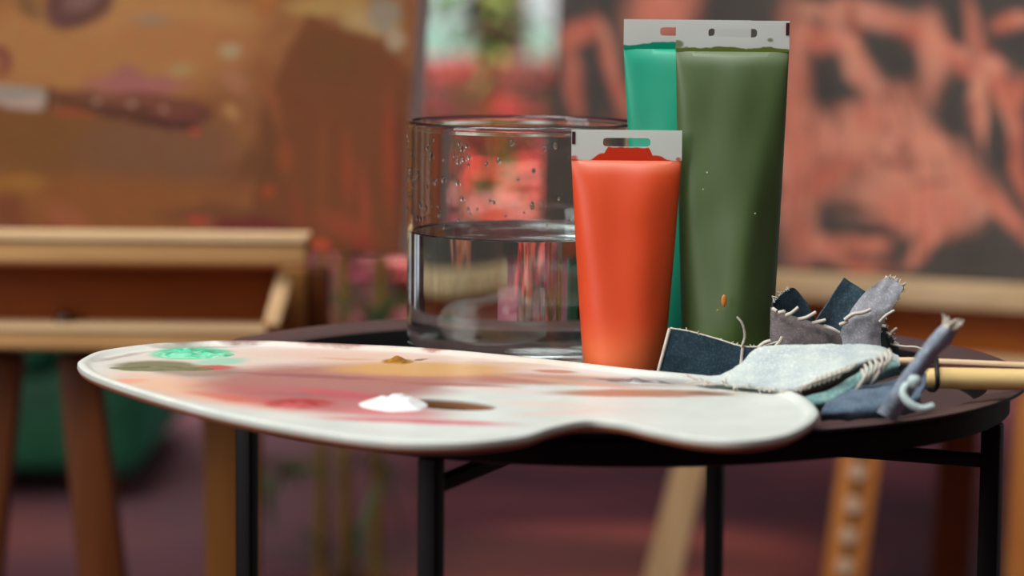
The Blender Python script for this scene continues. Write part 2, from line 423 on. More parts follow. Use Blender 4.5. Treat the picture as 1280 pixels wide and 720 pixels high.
# palette paint
m, t, b = mat('paint_smeared_palette')
a_ = node(t, 'TexCoord'); vec = a_.outputs['Object']
def pp(x, y):                              # seen point -> palette coordinates
    q = onz(x, y, PT - 0.0022); return q.x - pc.x, q.y - pc.y
def stroke(x0, y0, x1, y1, w, col, soft=0.35, op=0.9):
    a = Vector(pp(x0, y0)); b3 = Vector(pp(x1, y1)); d = b3 - a; cc = (a + b3) / 2
    return (cc.x, cc.y, max(d.length / 2, 0.002), w, math.degrees(math.atan2(d.y, d.x)), col, soft, op)
wn = noise_tex(t, vec, 30, 4)
white = ramp(t, wn.outputs[0], [(0.3, srgb(204, 210, 202)), (0.7, srgb(220, 225, 218))])
ST = [
 stroke(560, 470, 640, 473, 0.010, srgb(206, 150, 128), 0.5, 0.8),
 stroke(150, 452, 500, 448, 0.055, srgb(226, 196, 180), 0.5, 0.7),
 stroke(340, 440, 700, 462, 0.030, srgb(225, 190, 172), 0.5, 0.85),
 stroke(190, 474, 420, 514, 0.026, srgb(220, 146, 126), 0.5, 0.9),
 stroke(150, 466, 300, 500, 0.020, srgb(232, 190, 160), 0.5, 0.8),
 stroke(265, 468, 560, 488, 0.062, srgb(168, 112, 106), 0.3, 0.97),
 stroke(280, 484, 540, 518, 0.030, srgb(178, 104, 104), 0.4, 0.9),
 stroke(420, 464, 850, 480, 0.018, srgb(194, 138, 114), 0.5, 0.9),
 stroke(420, 476, 720, 476, 0.016, srgb(178, 116, 104), 0.5, 0.75),
 stroke(420, 460, 640, 462, 0.024, srgb(212, 164, 104), 0.35, 0.95),
 stroke(480, 452, 515, 452, 0.010, srgb(160, 110, 20), 0.3, 0.95),
 stroke(145, 456, 245, 459, 0.020, srgb(116, 118, 84), 0.3, 0.95),
 stroke(200, 462, 300, 466, 0.020, srgb(140, 112, 96), 0.4, 0.75),
 stroke(190, 441, 285, 442, 0.024, srgb(52, 196, 150), 0.25, 1.0),
 stroke(225, 440, 262, 446, 0.008, srgb(205, 240, 205), 0.4, 0.9),
 stroke(255, 450, 300, 454, 0.016, srgb(150, 205, 180), 0.4, 0.9),
 stroke(245, 460, 290, 459, 0.009, srgb(196, 84, 80), 0.4, 0.9),
 stroke(335, 502, 412, 506, 0.015, srgb(172, 56, 58), 0.4, 0.95),
 stroke(400, 522, 640, 531, 0.007, srgb(206, 104, 112), 0.35, 0.9),
 stroke(150, 474, 175, 478, 0.010, srgb(235, 170, 140), 0.4, 0.9),
 stroke(620, 503, 740, 508, 0.010, srgb(226, 205, 190), 0.5, 0.6),
 stroke(710, 477, 880, 477, 0.014, srgb(168, 170, 164), 0.5, 0.9),
 stroke(740, 473, 840, 479, 0.005, srgb(110, 104, 104), 0.4, 0.85),
 stroke(690, 491, 915, 492, 0.0125, srgb(176, 124, 98), 0.35, 0.95),
 stroke(860, 491, 915, 493, 0.006, srgb(120, 88, 74), 0.4, 0.8),
 stroke(670, 463, 720, 466, 0.006, srgb(196, 122, 96), 0.35, 0.85),
 stroke(265, 429, 335, 430.5, 0.007, srgb(120, 66, 54), 0.4, 0.8),
 stroke(370, 431.5, 480, 436, 0.007, srgb(130, 70, 56), 0.4, 0.9),
 stroke(190, 432, 255, 431, 0.008, srgb(120, 84, 76), 0.4, 0.8),
 stroke(530, 440, 560, 442, 0.004, srgb(150, 84, 66), 0.4, 0.8),
 stroke(300, 466, 470, 474, 0.006, srgb(150, 94, 96), 0.5, 0.8), stroke(330, 492, 500, 496, 0.006, srgb(150, 100, 100), 0.5, 0.7),
 stroke(430, 512, 540, 520, 0.008, srgb(212, 120, 124), 0.5, 0.8), stroke(240, 490, 330, 503, 0.007, srgb(206, 104, 92), 0.5, 0.7), stroke(380, 486, 480, 500, 0.010, srgb(196, 84, 96), 0.5, 0.6),
 stroke(500, 478, 640, 484, 0.006, srgb(160, 104, 92), 0.5, 0.8), stroke(640, 470, 800, 486, 0.006, srgb(206, 164, 140), 0.5, 0.8), stroke(560, 484, 680, 490, 0.008, srgb(226, 206, 196), 0.5, 0.8),
 stroke(120, 452, 180, 440, 0.003, srgb(150, 136, 128), 0.5, 0.6), stroke(180, 436, 300, 433, 0.003, srgb(150, 120, 110), 0.5, 0.6), stroke(640, 520, 760, 512, 0.006, srgb(226, 196, 184), 0.5, 0.6),
 stroke(560, 452, 700, 458, 0.006, srgb(206, 176, 150), 0.5, 0.6), stroke(400, 448, 470, 450, 0.004, srgb(216, 170, 130), 0.5, 0.7),
 stroke(520, 449, 528, 450, 0.005, srgb(140, 96, 50), 0.3, 0.8),
]
col = blobs(t, white, vec, ST, 0.010, 70.0)
fine = noise_tex(t, vec, 160, 5, 0.6)
col = mixc(t, 0.10, col, fine.outputs['Color'], 'OVERLAY')
# bare wood lower edge
sp = node(t, 'SeparateXYZ'); t.links.new(vec, sp.inputs[0])
k = maprange(t, sp.outputs['Z'], -0.0040, -0.0024, 1.0, 0.0)
col = mixc(t, k, col, srgb(160, 104, 66))
t.links.new(col, b.inputs['Base Color']); b.inputs['Roughness'].default_value = 0.38
h = noise_tex(t, vec, 110, 4, 0.6, 0.4); bump(t, b, h.outputs[0], 0.25, 0.001)
PAL = m
pal = obj('painters_palette', bm, PAL, origin=pc, smooth=40)
tag(pal, 'white kidney shaped palette smeared with pink, green and ochre paint, resting on the tray edge', 'palette')
# mounds of fresh paint on the palette
def mound(name, px, py, rx, ry, hgt, col, seed, ang=0, label=None, peak=1.5):
    c0 = onz(px, py, PT - 0.0022); bm = bmesh.new(); n, mr = 48, 16; rings = []
    for j in range(mr + 1):
        rr = j / mr; row = []
        for k in range(n if j else 1):
            a = 2 * PI * k / n
            edge = 1 + 0.22 * mnoise.noise(Vector((math.cos(a) * 1.6, math.sin(a) * 1.6, seed)))
            x = rx * rr * edge * math.cos(a); y = ry * rr * edge * math.sin(a)
            hh = hgt * (1 - rr ** peak) * (0.75 + 0.7 * mnoise.noise(Vector((x * 160, y * 160, seed + 3)))) if rr < 1 else -0.0004
            if 0 < rr < 1: hh = max(hh, 0.0002)
            xr = x * math.cos(ang) - y * math.sin(ang); yr = x * math.sin(ang) + y * math.cos(ang)
            row.append(bm.verts.new(c0 + Vector((xr, yr, hh))))
        rings.append(row)
    for k in range(n): bm.faces.new((rings[0][0], rings[1][k], rings[1][(k + 1) % n]))
    for j in range(1, mr):
        for k in range(n): bm.faces.new((rings[j][k], rings[j + 1][k], rings[j + 1][(k + 1) % n], rings[j][(k + 1) % n]))
    o = obj(name, bm, col, pal, smooth=70)
    if label: o['label'] = label
    return o
def paintmat(name, c1, c2, rough=0.3):
    m, t, b = mat(name); v = coords(t); n = noise_tex(t, v, 90, 3, 0.5, 1.5)
    t.links.new(ramp(t, n.outputs[0], [(0.38, c1), (0.6, c2)]), b.inputs['Base Color']); b.inputs['Roughness'].default_value = rough
    b.inputs['Coat Weight'].default_value = 0.3; return m
mound('paint_mound', 492, 506, 0.0170, 0.020, 0.0052, paintmat('white_oil', srgb(236, 240, 238), srgb(246, 248, 246)), 1.3, 0, 'thick white paint mound')
mound('paint_mound', 240, 443, 0.021, 0.016, 0.0035, paintmat('mint_oil', srgb(40, 190, 142), srgb(160, 226, 190)), 4.1, 0, 'mint green paint mound')
mound('paint_mound', 497, 452, 0.0055, 0.008, 0.0036, paintmat('ochre_oil', srgb(150, 100, 14), srgb(196, 140, 30)), 7.7, 0, 'ochre paint dab')
mound('paint_mound', 200, 461, 0.026, 0.010, 0.0014, paintmat('olive_oil', srgb(110, 114, 80), srgb(128, 126, 94)), 9.2, 0, 'olive paint smear')
mound('paint_mound', 372, 506, 0.015, 0.009, 0.0026, paintmat('crimson_oil', srgb(164, 54, 56), srgb(186, 88, 86)), 2.2, 0, 'crimson paint smear')
mound('paint_mound', 800, 478, 0.020, 0.004, 0.0022, paintmat('grey_oil', srgb(110, 108, 106), srgb(160, 160, 156)), 5.5, -0.3, 'grey paint streak')

# ------------------------------------------------------------------ glass jar with water
FZ = RZ - 0.0175                            # tray floor
JX, JY, JR = 0.0055, 0.063, 0.0640
JT = at(652, 151, JY).z
jar = empty('glass_jar', (JX, JY, FZ), 'clear straight glass jar half full of water behind the palette', 'jar')
m, t, b = mat('clear_glass')
g = node(t, 'BsdfGlass'); g.inputs['IOR'].default_value = 1.48; g.inputs['Roughness'].default_value = 0.0
g.inputs['Color'].default_value = (0.97, 0.985, 0.98, 1); t.links.new(g.outputs[0], t.nodes['Material Output'].inputs[0]); GLASS = m
m, t, b = mat('water')
g = node(t, 'BsdfGlass'); g.inputs['IOR'].default_value = 1.33; g.inputs['Color'].default_value = (0.96, 0.975, 0.975, 1)
t.links.new(g.outputs[0], t.nodes['Material Output'].inputs[0]); WATER = m
bm = bmesh.new()
tk = 0.0026; zb = FZ + 0.0004
prof = [(0, zb + 0.0015), (0.040, zb + 0.0012), (0.050, zb), (JR - 0.006, zb), (JR - 0.002, zb + 0.0015), (JR, zb + 0.006), (JR, zb + 0.0075), (JR, zb + 0.02), (JR, (zb + JT) / 2), (JR, JT - 0.0055), (JR, JT - 0.004),
        (JR + 0.0004, JT - 0.0016), (JR - 0.0002, JT - 0.0003), (JR - tk / 2, JT), (JR - tk + 0.0002, JT - 0.0003), (JR - tk - 0.0004, JT - 0.0016), (JR - tk, JT - 0.004), (JR - tk, JT - 0.0055),
        (JR - tk, (zb + JT) / 2), (JR - tk, zb + 0.024), (JR - tk, zb + 0.022), (JR - tk - 0.001, zb + 0.014), (JR - tk - 0.006, zb + 0.0095), (0.045, zb + 0.0085), (0, zb + 0.0085)]
lathe(bm, prof, JX, JY, 160)
obj('glass_body', bm, GLASS, jar, smooth=60)
WZ = at(652, 290, JY).z
wr = JR - tk + 0.0002
bm = bmesh.new()
prof = [(0, zb + 0.0082), (0.045, zb + 0.0082), (wr - 0.006, zb + 0.0092), (wr - 0.001, zb + 0.014), (wr, zb + 0.022), (wr, zb + 0.024), (wr, WZ - 0.001), (wr, WZ + 0.0012), (wr - 0.0008, WZ + 0.0006), (wr - 0.0028, WZ + 0.0001), (wr - 0.006, WZ), (wr - 0.008, WZ), (0, WZ)]
lathe(bm, prof, JX, JY, 160)
obj('water', bm, WATER, jar, smooth=60)
bm = bmesh.new()
for i in range(92):
    if i < 70: a = PI * (1.0 + random.betavariate(1.6, 2.4) * 0.42); zz = random.uniform(WZ + 0.006, JT - 0.008)
    else: a = PI * random.uniform(1.3, 1.75); zz = random.uniform(WZ + 0.01, JT - 0.006)
    rr = random.uniform(0.0005, 0.0013)
    P = Vector((JX + (JR + 0.0001) * math.cos(a), JY + (JR + 0.0001) * math.sin(a), zz))
    mt = Matrix.Translation(P) @ Matrix.Rotation(a, 4, 'Z') @ Matrix.Diagonal((0.5, 1, random.uniform(1, 1.9), 1))
    bmesh.ops.create_icosphere(bm, subdivisions=2, radius=rr, matrix=mt)
tag(obj('water_droplets', bm, WATER, jar, smooth=80), kind='stuff')

# ------------------------------------------------------------------ paint tubes
def paint_tube(name, label, cx, cy, wtop, rbot, ztop, cols, seal_h, mark_side, seedv, cap_col, slot_frac=0.43, slant=0.0, ridge=0.0):
    root = empty(name, (cx, cy, FZ), label, 'paint tube')
    zc = RZ + 0.004                        # shoulder height
    zs = ztop - seal_h                     # where the weld strip starts
    m, t, b = mat(name + '_' + cap_col + '_film')
    v = coords(t); n = noise_tex(t, v, 60, 4); n2 = noise_tex(t, coords(t, (1, 1, 0.3)), 25, 3)
    col = ramp(t, n2.outputs[0], [(0.3, cols[0]), (0.7, cols[1])])
    sp = node(t, 'SeparateXYZ'); t.links.new(v, sp.inputs[0])
    # the film is lighter near the shoulder, where less paint lies behind it
    k = maprange(t, sp.outputs['Z'], zc - FZ, zc - FZ + 0.030, 0.65, 0.0); col = mixc(t, k, col, cols[2])
    k = maprange(t, sp.outputs['Z'], zs - FZ - 0.009, zs - FZ + 0.0005, 0.0, 0.55); col = mixc(t, k, col, cols[8])  # paler top: clear film on orange, painted-in sheen on the olive tube
    t.links.new(col, b.inputs['Base Color']); b.inputs['Roughness'].default_value = 0.46
    b.inputs['Subsurface Weight'].default_value = 0.12; b.inputs['Subsurface Radius'].default_value = (0.006, 0.003, 0.002); b.inputs['Subsurface Scale'].default_value = 1.0
    b.inputs['Specular IOR Level'].default_value = 0.6
    bump(t, b, n.outputs[0], 0.05, 0.001); film = m
    # body: circle at the shoulder, flattening to a line at the weld
    bm = bmesh.new(); n_, rows = 96, 60; rings = []
    hw = wtop / 2
    def section(tt):
        s = tt
        a = rbot + (hw - rbot) * (s ** 0.85)
        # keep the girth of the film constant
        per = 2 * PI * rbot * 1.04
        bb = rbot * math.sqrt(max(0.0, 1 - (s ** 1.15)))
        return a, max(bb, 0.0011)
    for r_ in (0.30, 0.55, 0.8, 0.93, 0.985):
        zz = zc - 0.004 + 0.004 * (1 - math.sqrt(1 - r_ * r_))
        rings.append([bm.verts.new((cx + rbot * r_ * math.cos(a), cy + rbot * r_ * math.sin(a), zz)) for a in [2 * PI * k / n_ for k in range(n_)]])
    for i in range(rows + 1):
        tt = i / rows; aa, bb = section(tt); zz = zc + (zs - zc) * tt
        row = []
        for k in range(n_):
            a = 2 * PI * k / n_; ca, sa = math.cos(a), math.sin(a)
            x = aa * ca; y = bb * sa
            w = 0.0016 * math.sin(PI * tt) * mnoise.noise(Vector((x * 45, seedv, zz * 28)))   # soft dents
            fold = 0.0035 * (tt ** 2) * (1 - tt) * 4 * math.cos(ca * 5.5 + seedv) * (1 if sa < 0 else -0.5)
            if ridge and sa < 0:               # long soft crease running from the right top corner to the middle
                uc = -0.05 + 0.95 * tt; w -= ridge * math.sin(PI * min(1, tt * 1.02)) ** 0.8 * math.exp(-((ca - uc) / 0.33) ** 2)
            row.append(bm.verts.new((cx + x + slant * (zz - zc), cy + y + (w + fold * 0.5) * (1 if abs(sa) > 0.05 else 0), zz)))
        rings.append(row)
    for A, B in zip(rings[:-1], rings[1:]):
        for k in range(n_): bm.faces.new((A[k], A[(k + 1) % n_], B[(k + 1) % n_], B[k]))
    bm.faces.new(rings[0][::-1]); bm.faces.new(rings[-1])
    bmesh.ops.recalc_face_normals(bm, faces=bm.faces)
    body = obj('tube_body', bm, film, root, smooth=60)
    # weld strip with hang slot
    ox = cx + slant * (zs - zc)
    m, t, b = mat(name + '_' + cap_col + '_weld')
    v = coords(t); sp = node(t, 'SeparateXYZ'); t.links.new(v, sp.inputs[0])
    n = noise_tex(t, coords(t, (1, 0.001, 1)), 85, 3, 0.5); n3 = noise_tex(t, coords(t, (1, 0.001, 0.2)), 32 , 2, 0.4)
    bump_a, bump_w, bump_x = cols[6]
    # ragged upper edge of the paint squeezed into the weld
    mm = node(t, 'Math', operation='MULTIPLY_ADD'); t.links.new(n3.outputs[0], mm.inputs[0]); mm.inputs[1].default_value = cols[4]; t.links.new(sp.outputs['Z'], mm.inputs[2])
    m2_ = node(t, 'Math', operation='MULTIPLY_ADD'); t.links.new(n.outputs[0], m2_.inputs[0]); m2_.inputs[1].default_value = -0.005; t.links.new(mm.outputs[0], m2_.inputs[2])
    ax_ = node(t, 'Math', operation='SUBTRACT'); t.links.new(sp.outputs['X'], ax_.inputs[0]); ax_.inputs[1].default_value = bump_x
    ab_ = node(t, 'Math', operation='ABSOLUTE'); t.links.new(ax_.outputs[0], ab_.inputs[0])
    lift = maprange(t, ab_.outputs[0], bump_w * 0.8, bump_w * 1.15, bump_a, 0.0)
    lift2 = maprange(t, ab_.outputs[0], bump_w * 1.2, bump_w * 1.7, bump_a * 0.4, 0.0)
    mx_ = node(t, 'Math', operation='MAXIMUM'); t.links.new(lift, mx_.inputs[0]); t.links.new(lift2, mx_.inputs[1])
    sb_ = node(t, 'Math', operation='SUBTRACT'); t.links.new(m2_.outputs[0], sb_.inputs[0]); t.links.new(mx_.outputs[0], sb_.inputs[1])
    z0 = zs - FZ + cols[5]
    k = maprange(t, sb_.outputs[0], z0, z0 + 0.0007, 1.0, 0.0)
    if cols[7]:
        for sxm, szm, srm in cols[7]:          # stray smudges of paint inside the weld
            dm = node(t, 'VectorMath', operation='DISTANCE'); pv = coords(t, (1, 0, 1.4)); t.links.new(pv, dm.inputs[0]); dm.inputs[1].default_value = (sxm, 0, (zs - FZ + szm) * 1.4)
            nm = node(t, 'Math', operation='MULTIPLY_ADD'); t.links.new(n.outputs[0], nm.inputs[0]); nm.inputs[1].default_value = srm * 1.6; t.links.new(dm.outputs['Value'], nm.inputs[2])
            ks = maprange(t, nm.outputs[0], srm * 1.3, srm * 2.0, 0.85, 0.0)
            mx2 = node(t, 'Math', operation='MAXIMUM'); t.links.new(k, mx2.inputs[0]); t.links.new(ks, mx2.inputs[1]); k = mx2.outputs[0]
    col = mixc(t, k, srgb(232, 236, 232), cols[3])
    t.links.new(col, b.inputs['Base Color']); b.inputs['Roughness'].default_value = 0.3
    tr = node(t, 'BsdfTranslucent'); t.links.new(col, tr.inputs[0]); ms = node(t, 'MixShader'); ms.inputs[0].default_value = 0.3
    t.links.new(b.outputs[0], ms.inputs[1]); t.links.new(tr.outputs[0], ms.inputs[2])
    tp = node(t, 'BsdfTransparent'); ms2 = node(t, 'MixShader')
    fk = maprange(t, k, 0, 1, 0.12, 0.0, False); t.links.new(fk, ms2.inputs[0]); t.links.new(ms.outputs[0], ms2.inputs[1]); t.links.new(tp.outputs[0], ms2.inputs[2])
    t.links.new(ms2.outputs[0], t.nodes['Material Output'].inputs[0]); weld = m
    bm = bmesh.new()
    # outer rectangle with rounded slot, as a strip of quads around the slot
    sw, sh = wtop * slot_frac / 2, 0.0023; zc2 = zs + seal_h * 0.60
    K = 48; inner = []; outer = []
    for k_ in range(K):
        a = 2 * PI * k_ / K + PI / K; ca, sa = math.cos(a), math.sin(a)
        ix = (sw - sh) * (1 if ca > 0 else -1) * min(1, abs(ca) * 3) + sh * ca; iz = sh * (abs(sa) ** 0.6) * (1 if sa > 0 else -1)
        inner.append((ox + ix, zc2 + iz))
        sc = min(1 / max(abs(ca), 1e-6), 1 / max(abs(sa), 1e-6))
        u, w_ = ca * sc, sa * sc
        X = ox + u * hw; Z = (ztop if w_ > 0 else zs) * abs(w_) + zc2 * (1 - abs(w_)) if abs(w_) < 1 else (ztop if w_ > 0 else zs)
        outer.append((X, Z))
    # insert exact corners
    for (X, Z) in ((ox + hw, ztop), (ox - hw, ztop), (ox - hw, zs), (ox + hw, zs)):
        j = min(range(K), key=lambda q: (outer[q][0] - X) ** 2 + ((outer[q][1] - Z) * 3) ** 2); outer[j] = (X, Z)
    th_ = 0.0007
    vf = [[bm.verts.new((x, cy + s * th_, z_)) for x, z_ in L] for s in (-1, 1) for L in (inner, outer)]
    fi, fo, bi, bo = vf
    for k_ in range(K):
        q = (k_ + 1) % K
        bm.faces.new((fi[k_], fo[k_], fo[q], fi[q])); bm.faces.new((bi[k_], bi[q], bo[q], bo[k_]))
        bm.faces.new((fi[k_], fi[q], bi[q], bi[k_])); bm.faces.new((fo[k_], bo[k_], bo[q], fo[q]))
    bmesh.ops.recalc_face_normals(bm, faces=bm.faces)
    obj('weld_strip', bm, weld, root, smooth=30)['label'] = 'clear weld strip with hanging slot'
    if mark_side:
        x0 = ox + mark_side * (hw - 0.0011)
        bm = box_bm((x0 - 0.0009, cy - th_ - 0.0003, ztop - 0.0075), (x0 + 0.0009, cy - th_ + 0.0001, ztop - 0.001))
        obj('register_mark', bm, plain(name + '_mark_ink' + cap_col, srgb(60, 14, 22), 0.5), root, smooth=0)
    # screw cap the tube stands on
    bm = bmesh.new(); cr = rbot * 0.82; n_ = 120
    cap_rings = []
    for zz, s in ((FZ, 0.96), (FZ + 0.001, 1.0), (zc - 0.0055, 1.0), (zc - 0.0045, 0.96)):
        cap_rings.append([bm.verts.new((cx + cr * s * (1 - (0.02 if k % 2 else 0)) * math.cos(2 * PI * k / n_), cy + cr * s * (1 - (0.02 if k % 2 else 0)) * math.sin(2 * PI * k / n_), zz)) for k in range(n_)])
    for A, B in zip(cap_rings[:-1], cap_rings[1:]):
        for k in range(n_): bm.faces.new((A[k], A[(k + 1) % n_], B[(k + 1) % n_], B[k]))
    bm.faces.new(cap_rings[0][::-1]); bm.faces.new(cap_rings[-1])
    obj('screw_cap', bm, plain(name + '_cap_' + cap_col, srgb(225, 225, 220), 0.4), root, smooth=30)
    return root, body

OY, GY, EY = -0.036, -0.024, 0.016
o0, o1_ = at(717, 162, OY), at(855, 166, OY)
paint_tube('paint_tube', 'short orange paint tube standing on its cap in front of the jar', (o0.x + o1_.x) / 2 - 0.001, OY, o1_.x - o0.x, 0.0208, o0.z,
           [srgb(206, 64, 20), srgb(218, 75, 26), srgb(236, 124, 66), srgb(222, 62, 34), -0.002, -0.0036, (0.0068, 0.0125, 0.001), [(-0.0275, 0.001, 0.0024), (0.027, 0.001, 0.0016)], srgb(232, 132, 98)], at(785, 162, OY).z - at(785, 200, OY).z, -1, 1.0, 'orange')
g0, g1_ = at(850, 25, GY), at(992, 26, GY)
olive, olive_body = paint_tube('paint_tube', 'tall olive green paint tube, the nearest and rightmost tube', (g0.x + g1_.x) / 2 - 0.002, GY, g1_.x - g0.x, 0.0232, g0.z,
           [srgb(66, 86, 46), srgb(80, 101, 56), srgb(104, 138, 50), srgb(112, 128, 56), -0.003, -0.0026, (0.0009, 0.009, -0.002), [(0.0195, 0.0062, 0.0020), (-0.0285, 0.0035, 0.003), (-0.024, 0.001, 0.0022), (0.024, 0.001, 0.0015)], srgb(132, 148, 116)], at(915, 25, GY).z - at(915, 64, GY).z, 1, 2.4, 'olive', ridge=0.0034)
FLK_O = plain('orange_fleck_paint', srgb(206, 124, 50), 0.4); FLK_W = plain('pale_fleck_paint', srgb(150, 170, 130), 0.4)
for (x, y, r_, mt_) in ((905, 376, 0.0016, FLK_O), (884, 216, 0.0006, FLK_W), (879, 237, 0.0005, FLK_W), (944, 267, 0.0005, FLK_W), (897, 388, 0.0006, FLK_O)):
    fl = bmesh.new(); bmesh.ops.create_icosphere(fl, subdivisions=3, radius=r_, matrix=Matrix.Translation(at(x, y, GY - (0.0262 - (0.006 if y < 300 else 0)))) @ Matrix.Diagonal((0.9, 0.5, 2.0 if y == 376 else 1, 1)))
    obj('paint_fleck', fl, mt_, olive, smooth=60)
e0 = at(780, 24, EY); ew = 0.068
paint_tube('paint_tube', 'tall teal green paint tube half hidden behind the orange and olive tubes', e0.x + ew / 2, EY, ew, 0.0215, e0.z,
           [srgb(6, 146, 114), srgb(12, 160, 126), srgb(20, 130, 110), srgb(12, 160, 126), -0.003, -0.0024, (0.0022, 0.014, -0.006), None, srgb(16, 176, 140)], at(800, 24, EY).z - at(800, 61, EY).z, 0, 3.9, 'teal')

# ------------------------------------------------------------------ denim rags
def denim(name, c1, c2, scale=900):
    m, t, b = mat(name); v = coords(t)
    wv = node(t, 'TexWave'); wv.inputs['Scale'].default_value = scale * 0.6; wv.inputs['Distortion'].default_value = 2.0
    wv.bands_direction = 'DIAGONAL'; t.links.new(v, wv.inputs[0])
    n = noise_tex(t, v, 55, 5, 0.65); n2 = noise_tex(t, v, scale, 3, 0.6)
    c = ramp(t, n.outputs[0], [(0.3, c1), (0.7, c2)])
    c = mixc(t, maprange(t, n2.outputs[0], 0.5, 0.7, 0, 0.4), c, tuple(min(1, x * 1.9 + 0.02) for x in c2[:3]) + (1,))
    t.links.new(c, b.inputs['Base Color']); b.inputs['Roughness'].default_value = 0.95
    b.inputs['Sheen Weight'].default_value = 0.15; b.inputs['Specular IOR Level'].default_value = 0.2
    bump(t, b, wv.outputs[0], 0.25, 0.0004)
    return m
D_NAVY = denim('navy_denim', srgb(20, 40, 50), srgb(44, 66, 78))
D_LIGHT = denim('washed_light_denim', srgb(160, 176, 180), srgb(206, 214, 204))
D_TEAL = denim('teal_washed_denim', srgb(84, 126, 128), srgb(142, 176, 168))
D_BLUE = denim('mid_blue_denim', srgb(62, 80, 100), srgb(100, 118, 134))
D_GREY = denim('grey_denim_reverse_and_shade', srgb(96, 88, 88), srgb(126, 118, 118))
D_PALE = denim('pale_grey_denim', srgb(138, 138, 144), srgb(176, 178, 186))
D_SLATE = denim('slate_denim', srgb(36, 56, 68), srgb(66, 88, 100))
THREAD = plain('cotton_thread', srgb(206, 198, 184), 0.9, 0, 0.1, 300, 0.2)

def sheet(bm, rows, nu=8, nv=8, th=0.0011, mi=0, wr=0.0006, seed=0.0, mi_back=None):
    """cloth through a grid of 3-D points, with real thickness"""
    R = [catmull(r, nu) for r in rows]
    cols = [catmull([R[j][i] for j in range(len(R))], nv) for i in range(len(R[0]))]
    U, V = len(cols), len(cols[0])
    P = [[cols[i][j].copy() for j in range(V)] for i in range(U)]
    Nn = [[None] * V for _ in range(U)]
    for i in range(U):
        for j in range(V):
            a = P[min(i + 1, U - 1)][j] - P[max(i - 1, 0)][j]; b_ = P[i][min(j + 1, V - 1)] - P[i][max(j - 1, 0)]
            n = a.cross(b_); n = n.normalized() if n.length > 1e-12 else Vector((0, -1, 0)); Nn[i][j] = n
    for i in range(U):
        for j in range(V):
            d = wr * mnoise.noise(P[i][j] * 90 + Vector((seed, 0, 0))) + wr * 0.5 * mnoise.noise(P[i][j] * 260 + Vector((seed, 3, 0)))
            P[i][j] = P[i][j] + Nn[i][j] * d
    # normals of the first side should look to the camera side (-Y) on average
    s = sum(Nn[i][j].y for i in range(U) for j in range(V)); sg = -1 if s > 0 else 1
    A = [[bm.verts.new(P[i][j] + Nn[i][j] * sg * th / 2) for j in range(V)] for i in range(U)]
    B = [[bm.verts.new(P[i][j] - Nn[i][j] * sg * th / 2) for j in range(V)] for i in range(U)]
    mb = mi if mi_back is None else mi_back
    for i in range(U - 1):
        for j in range(V - 1):
            f = bm.faces.new((A[i][j], A[i + 1][j], A[i + 1][j + 1], A[i][j + 1])); f.material_index = mi
            f = bm.faces.new((B[i][j], B[i][j + 1], B[i + 1][j + 1], B[i + 1][j])); f.material_index = mb
    def rim(a, b_, c_, d_):
        f = bm.faces.new((a, b_, c_, d_)); f.material_index = mb
    for i in range(U - 1):
        rim(A[i][0], B[i][0], B[i + 1][0], A[i + 1][0]); rim(A[i][V - 1], A[i + 1][V - 1], B[i + 1][V - 1], B[i][V - 1])
    for j in range(V - 1):
        rim(A[0][j], A[0][j + 1], B[0][j + 1], B[0][j]); rim(A[U - 1][j], B[U - 1][j], B[U - 1][j + 1], A[U - 1][j + 1])
    return P
def frays(bm, edge, n, ln, rnd, outv=None, thick=0.0004, spread=0.6):
    m_ = len(edge)
    for k in range(n):
        f = (k + rnd.random()) / n * (m_ - 1); i = int(f); p = edge[i].lerp(edge[min(i + 1, m_ - 1)], f - i)
        d = Vector(outv) if outv else Vector((0, 0, 1))
        d = (d + Vector((rnd.uniform(-1, 1), rnd.uniform(-1, 1), rnd.uniform(-1, 1))) * spread).normalized()
        l = ln * rnd.uniform(0.4, 1.3); side = d.cross(Vector((rnd.uniform(-1, 1), rnd.uniform(-1, 1), rnd.uniform(-1, 1)))).normalized()
        pts = [p - d * 0.0008 + d * l * s + side * l * 0.35 * s * s for s in (0, 0.3, 0.6, 0.85, 1)]
        tube(bm, pts, thick, 6, thick * 0.6)
def P3(L): return [at(x, y, Y) for x, y, Y in L]
rnd = random.Random(11)

# navy strip standing on edge in front of the olive tube
bm = bmesh.new()
top = [(837, 411, -.060), (862, 415, -.061), (895, 424, -.064), (925, 433, -.068), (950, 434, -.071), (972, 428, -.072)]
mid = [(828, 445, -.062), (856, 450, -.064), (890, 456, -.067), (922, 462, -.070), (945, 463, -.073), (965, 460, -.074)]
bot = [(818, 482, -.064), (850, 486, -.066), (885, 492, -.070), (918, 497, -.073), (940, 498, -.076), (960, 496, -.077)]
P = sheet(bm, [P3(top), P3(mid), P3(bot)], 8, 8, 0.0016, 0, 0.0006, 1)
Pb = sheet(bm, [[p + Vector((0.001, 0.0042, -0.0008)) for p in P3(top)], [p + Vector((0.001, 0.005, 0)) for p in P3(mid)], [p + Vector((0.001, 0.005, 0)) for p in P3(bot)]], 6, 6, 0.0014, 0, 0.0005, 5)
rag = obj('denim_rag', bm, [D_NAVY], origin=base_of(bm), smooth=60)
tag(rag, 'dark navy denim strip standing on edge against the olive paint tube', 'rag')
bm = bmesh.new()
tube(bm, [p + Vector((0, -0.0008, 0.0003)) for p in P[0]], 0.0009, 8)              # hemmed left edge
seam = [p + Vector((0, -0.0010, 0)) for p in P[25]]
tube(bm, seam, 0.0009, 8)
topedge = [P[i][0] + Vector((0, -0.0003, 0.0003)) for i in range(len(P))]
tube(bm, topedge, 0.0005, 6)
frays(bm, topedge, 26, 0.0018, rnd)
tube(bm, catmull(P3([(927, 434, -.0700), (931, 420, -.071), (928, 405, -.072), (921, 396, -.072)]), 6), 0.0007, 6, 0.0005)
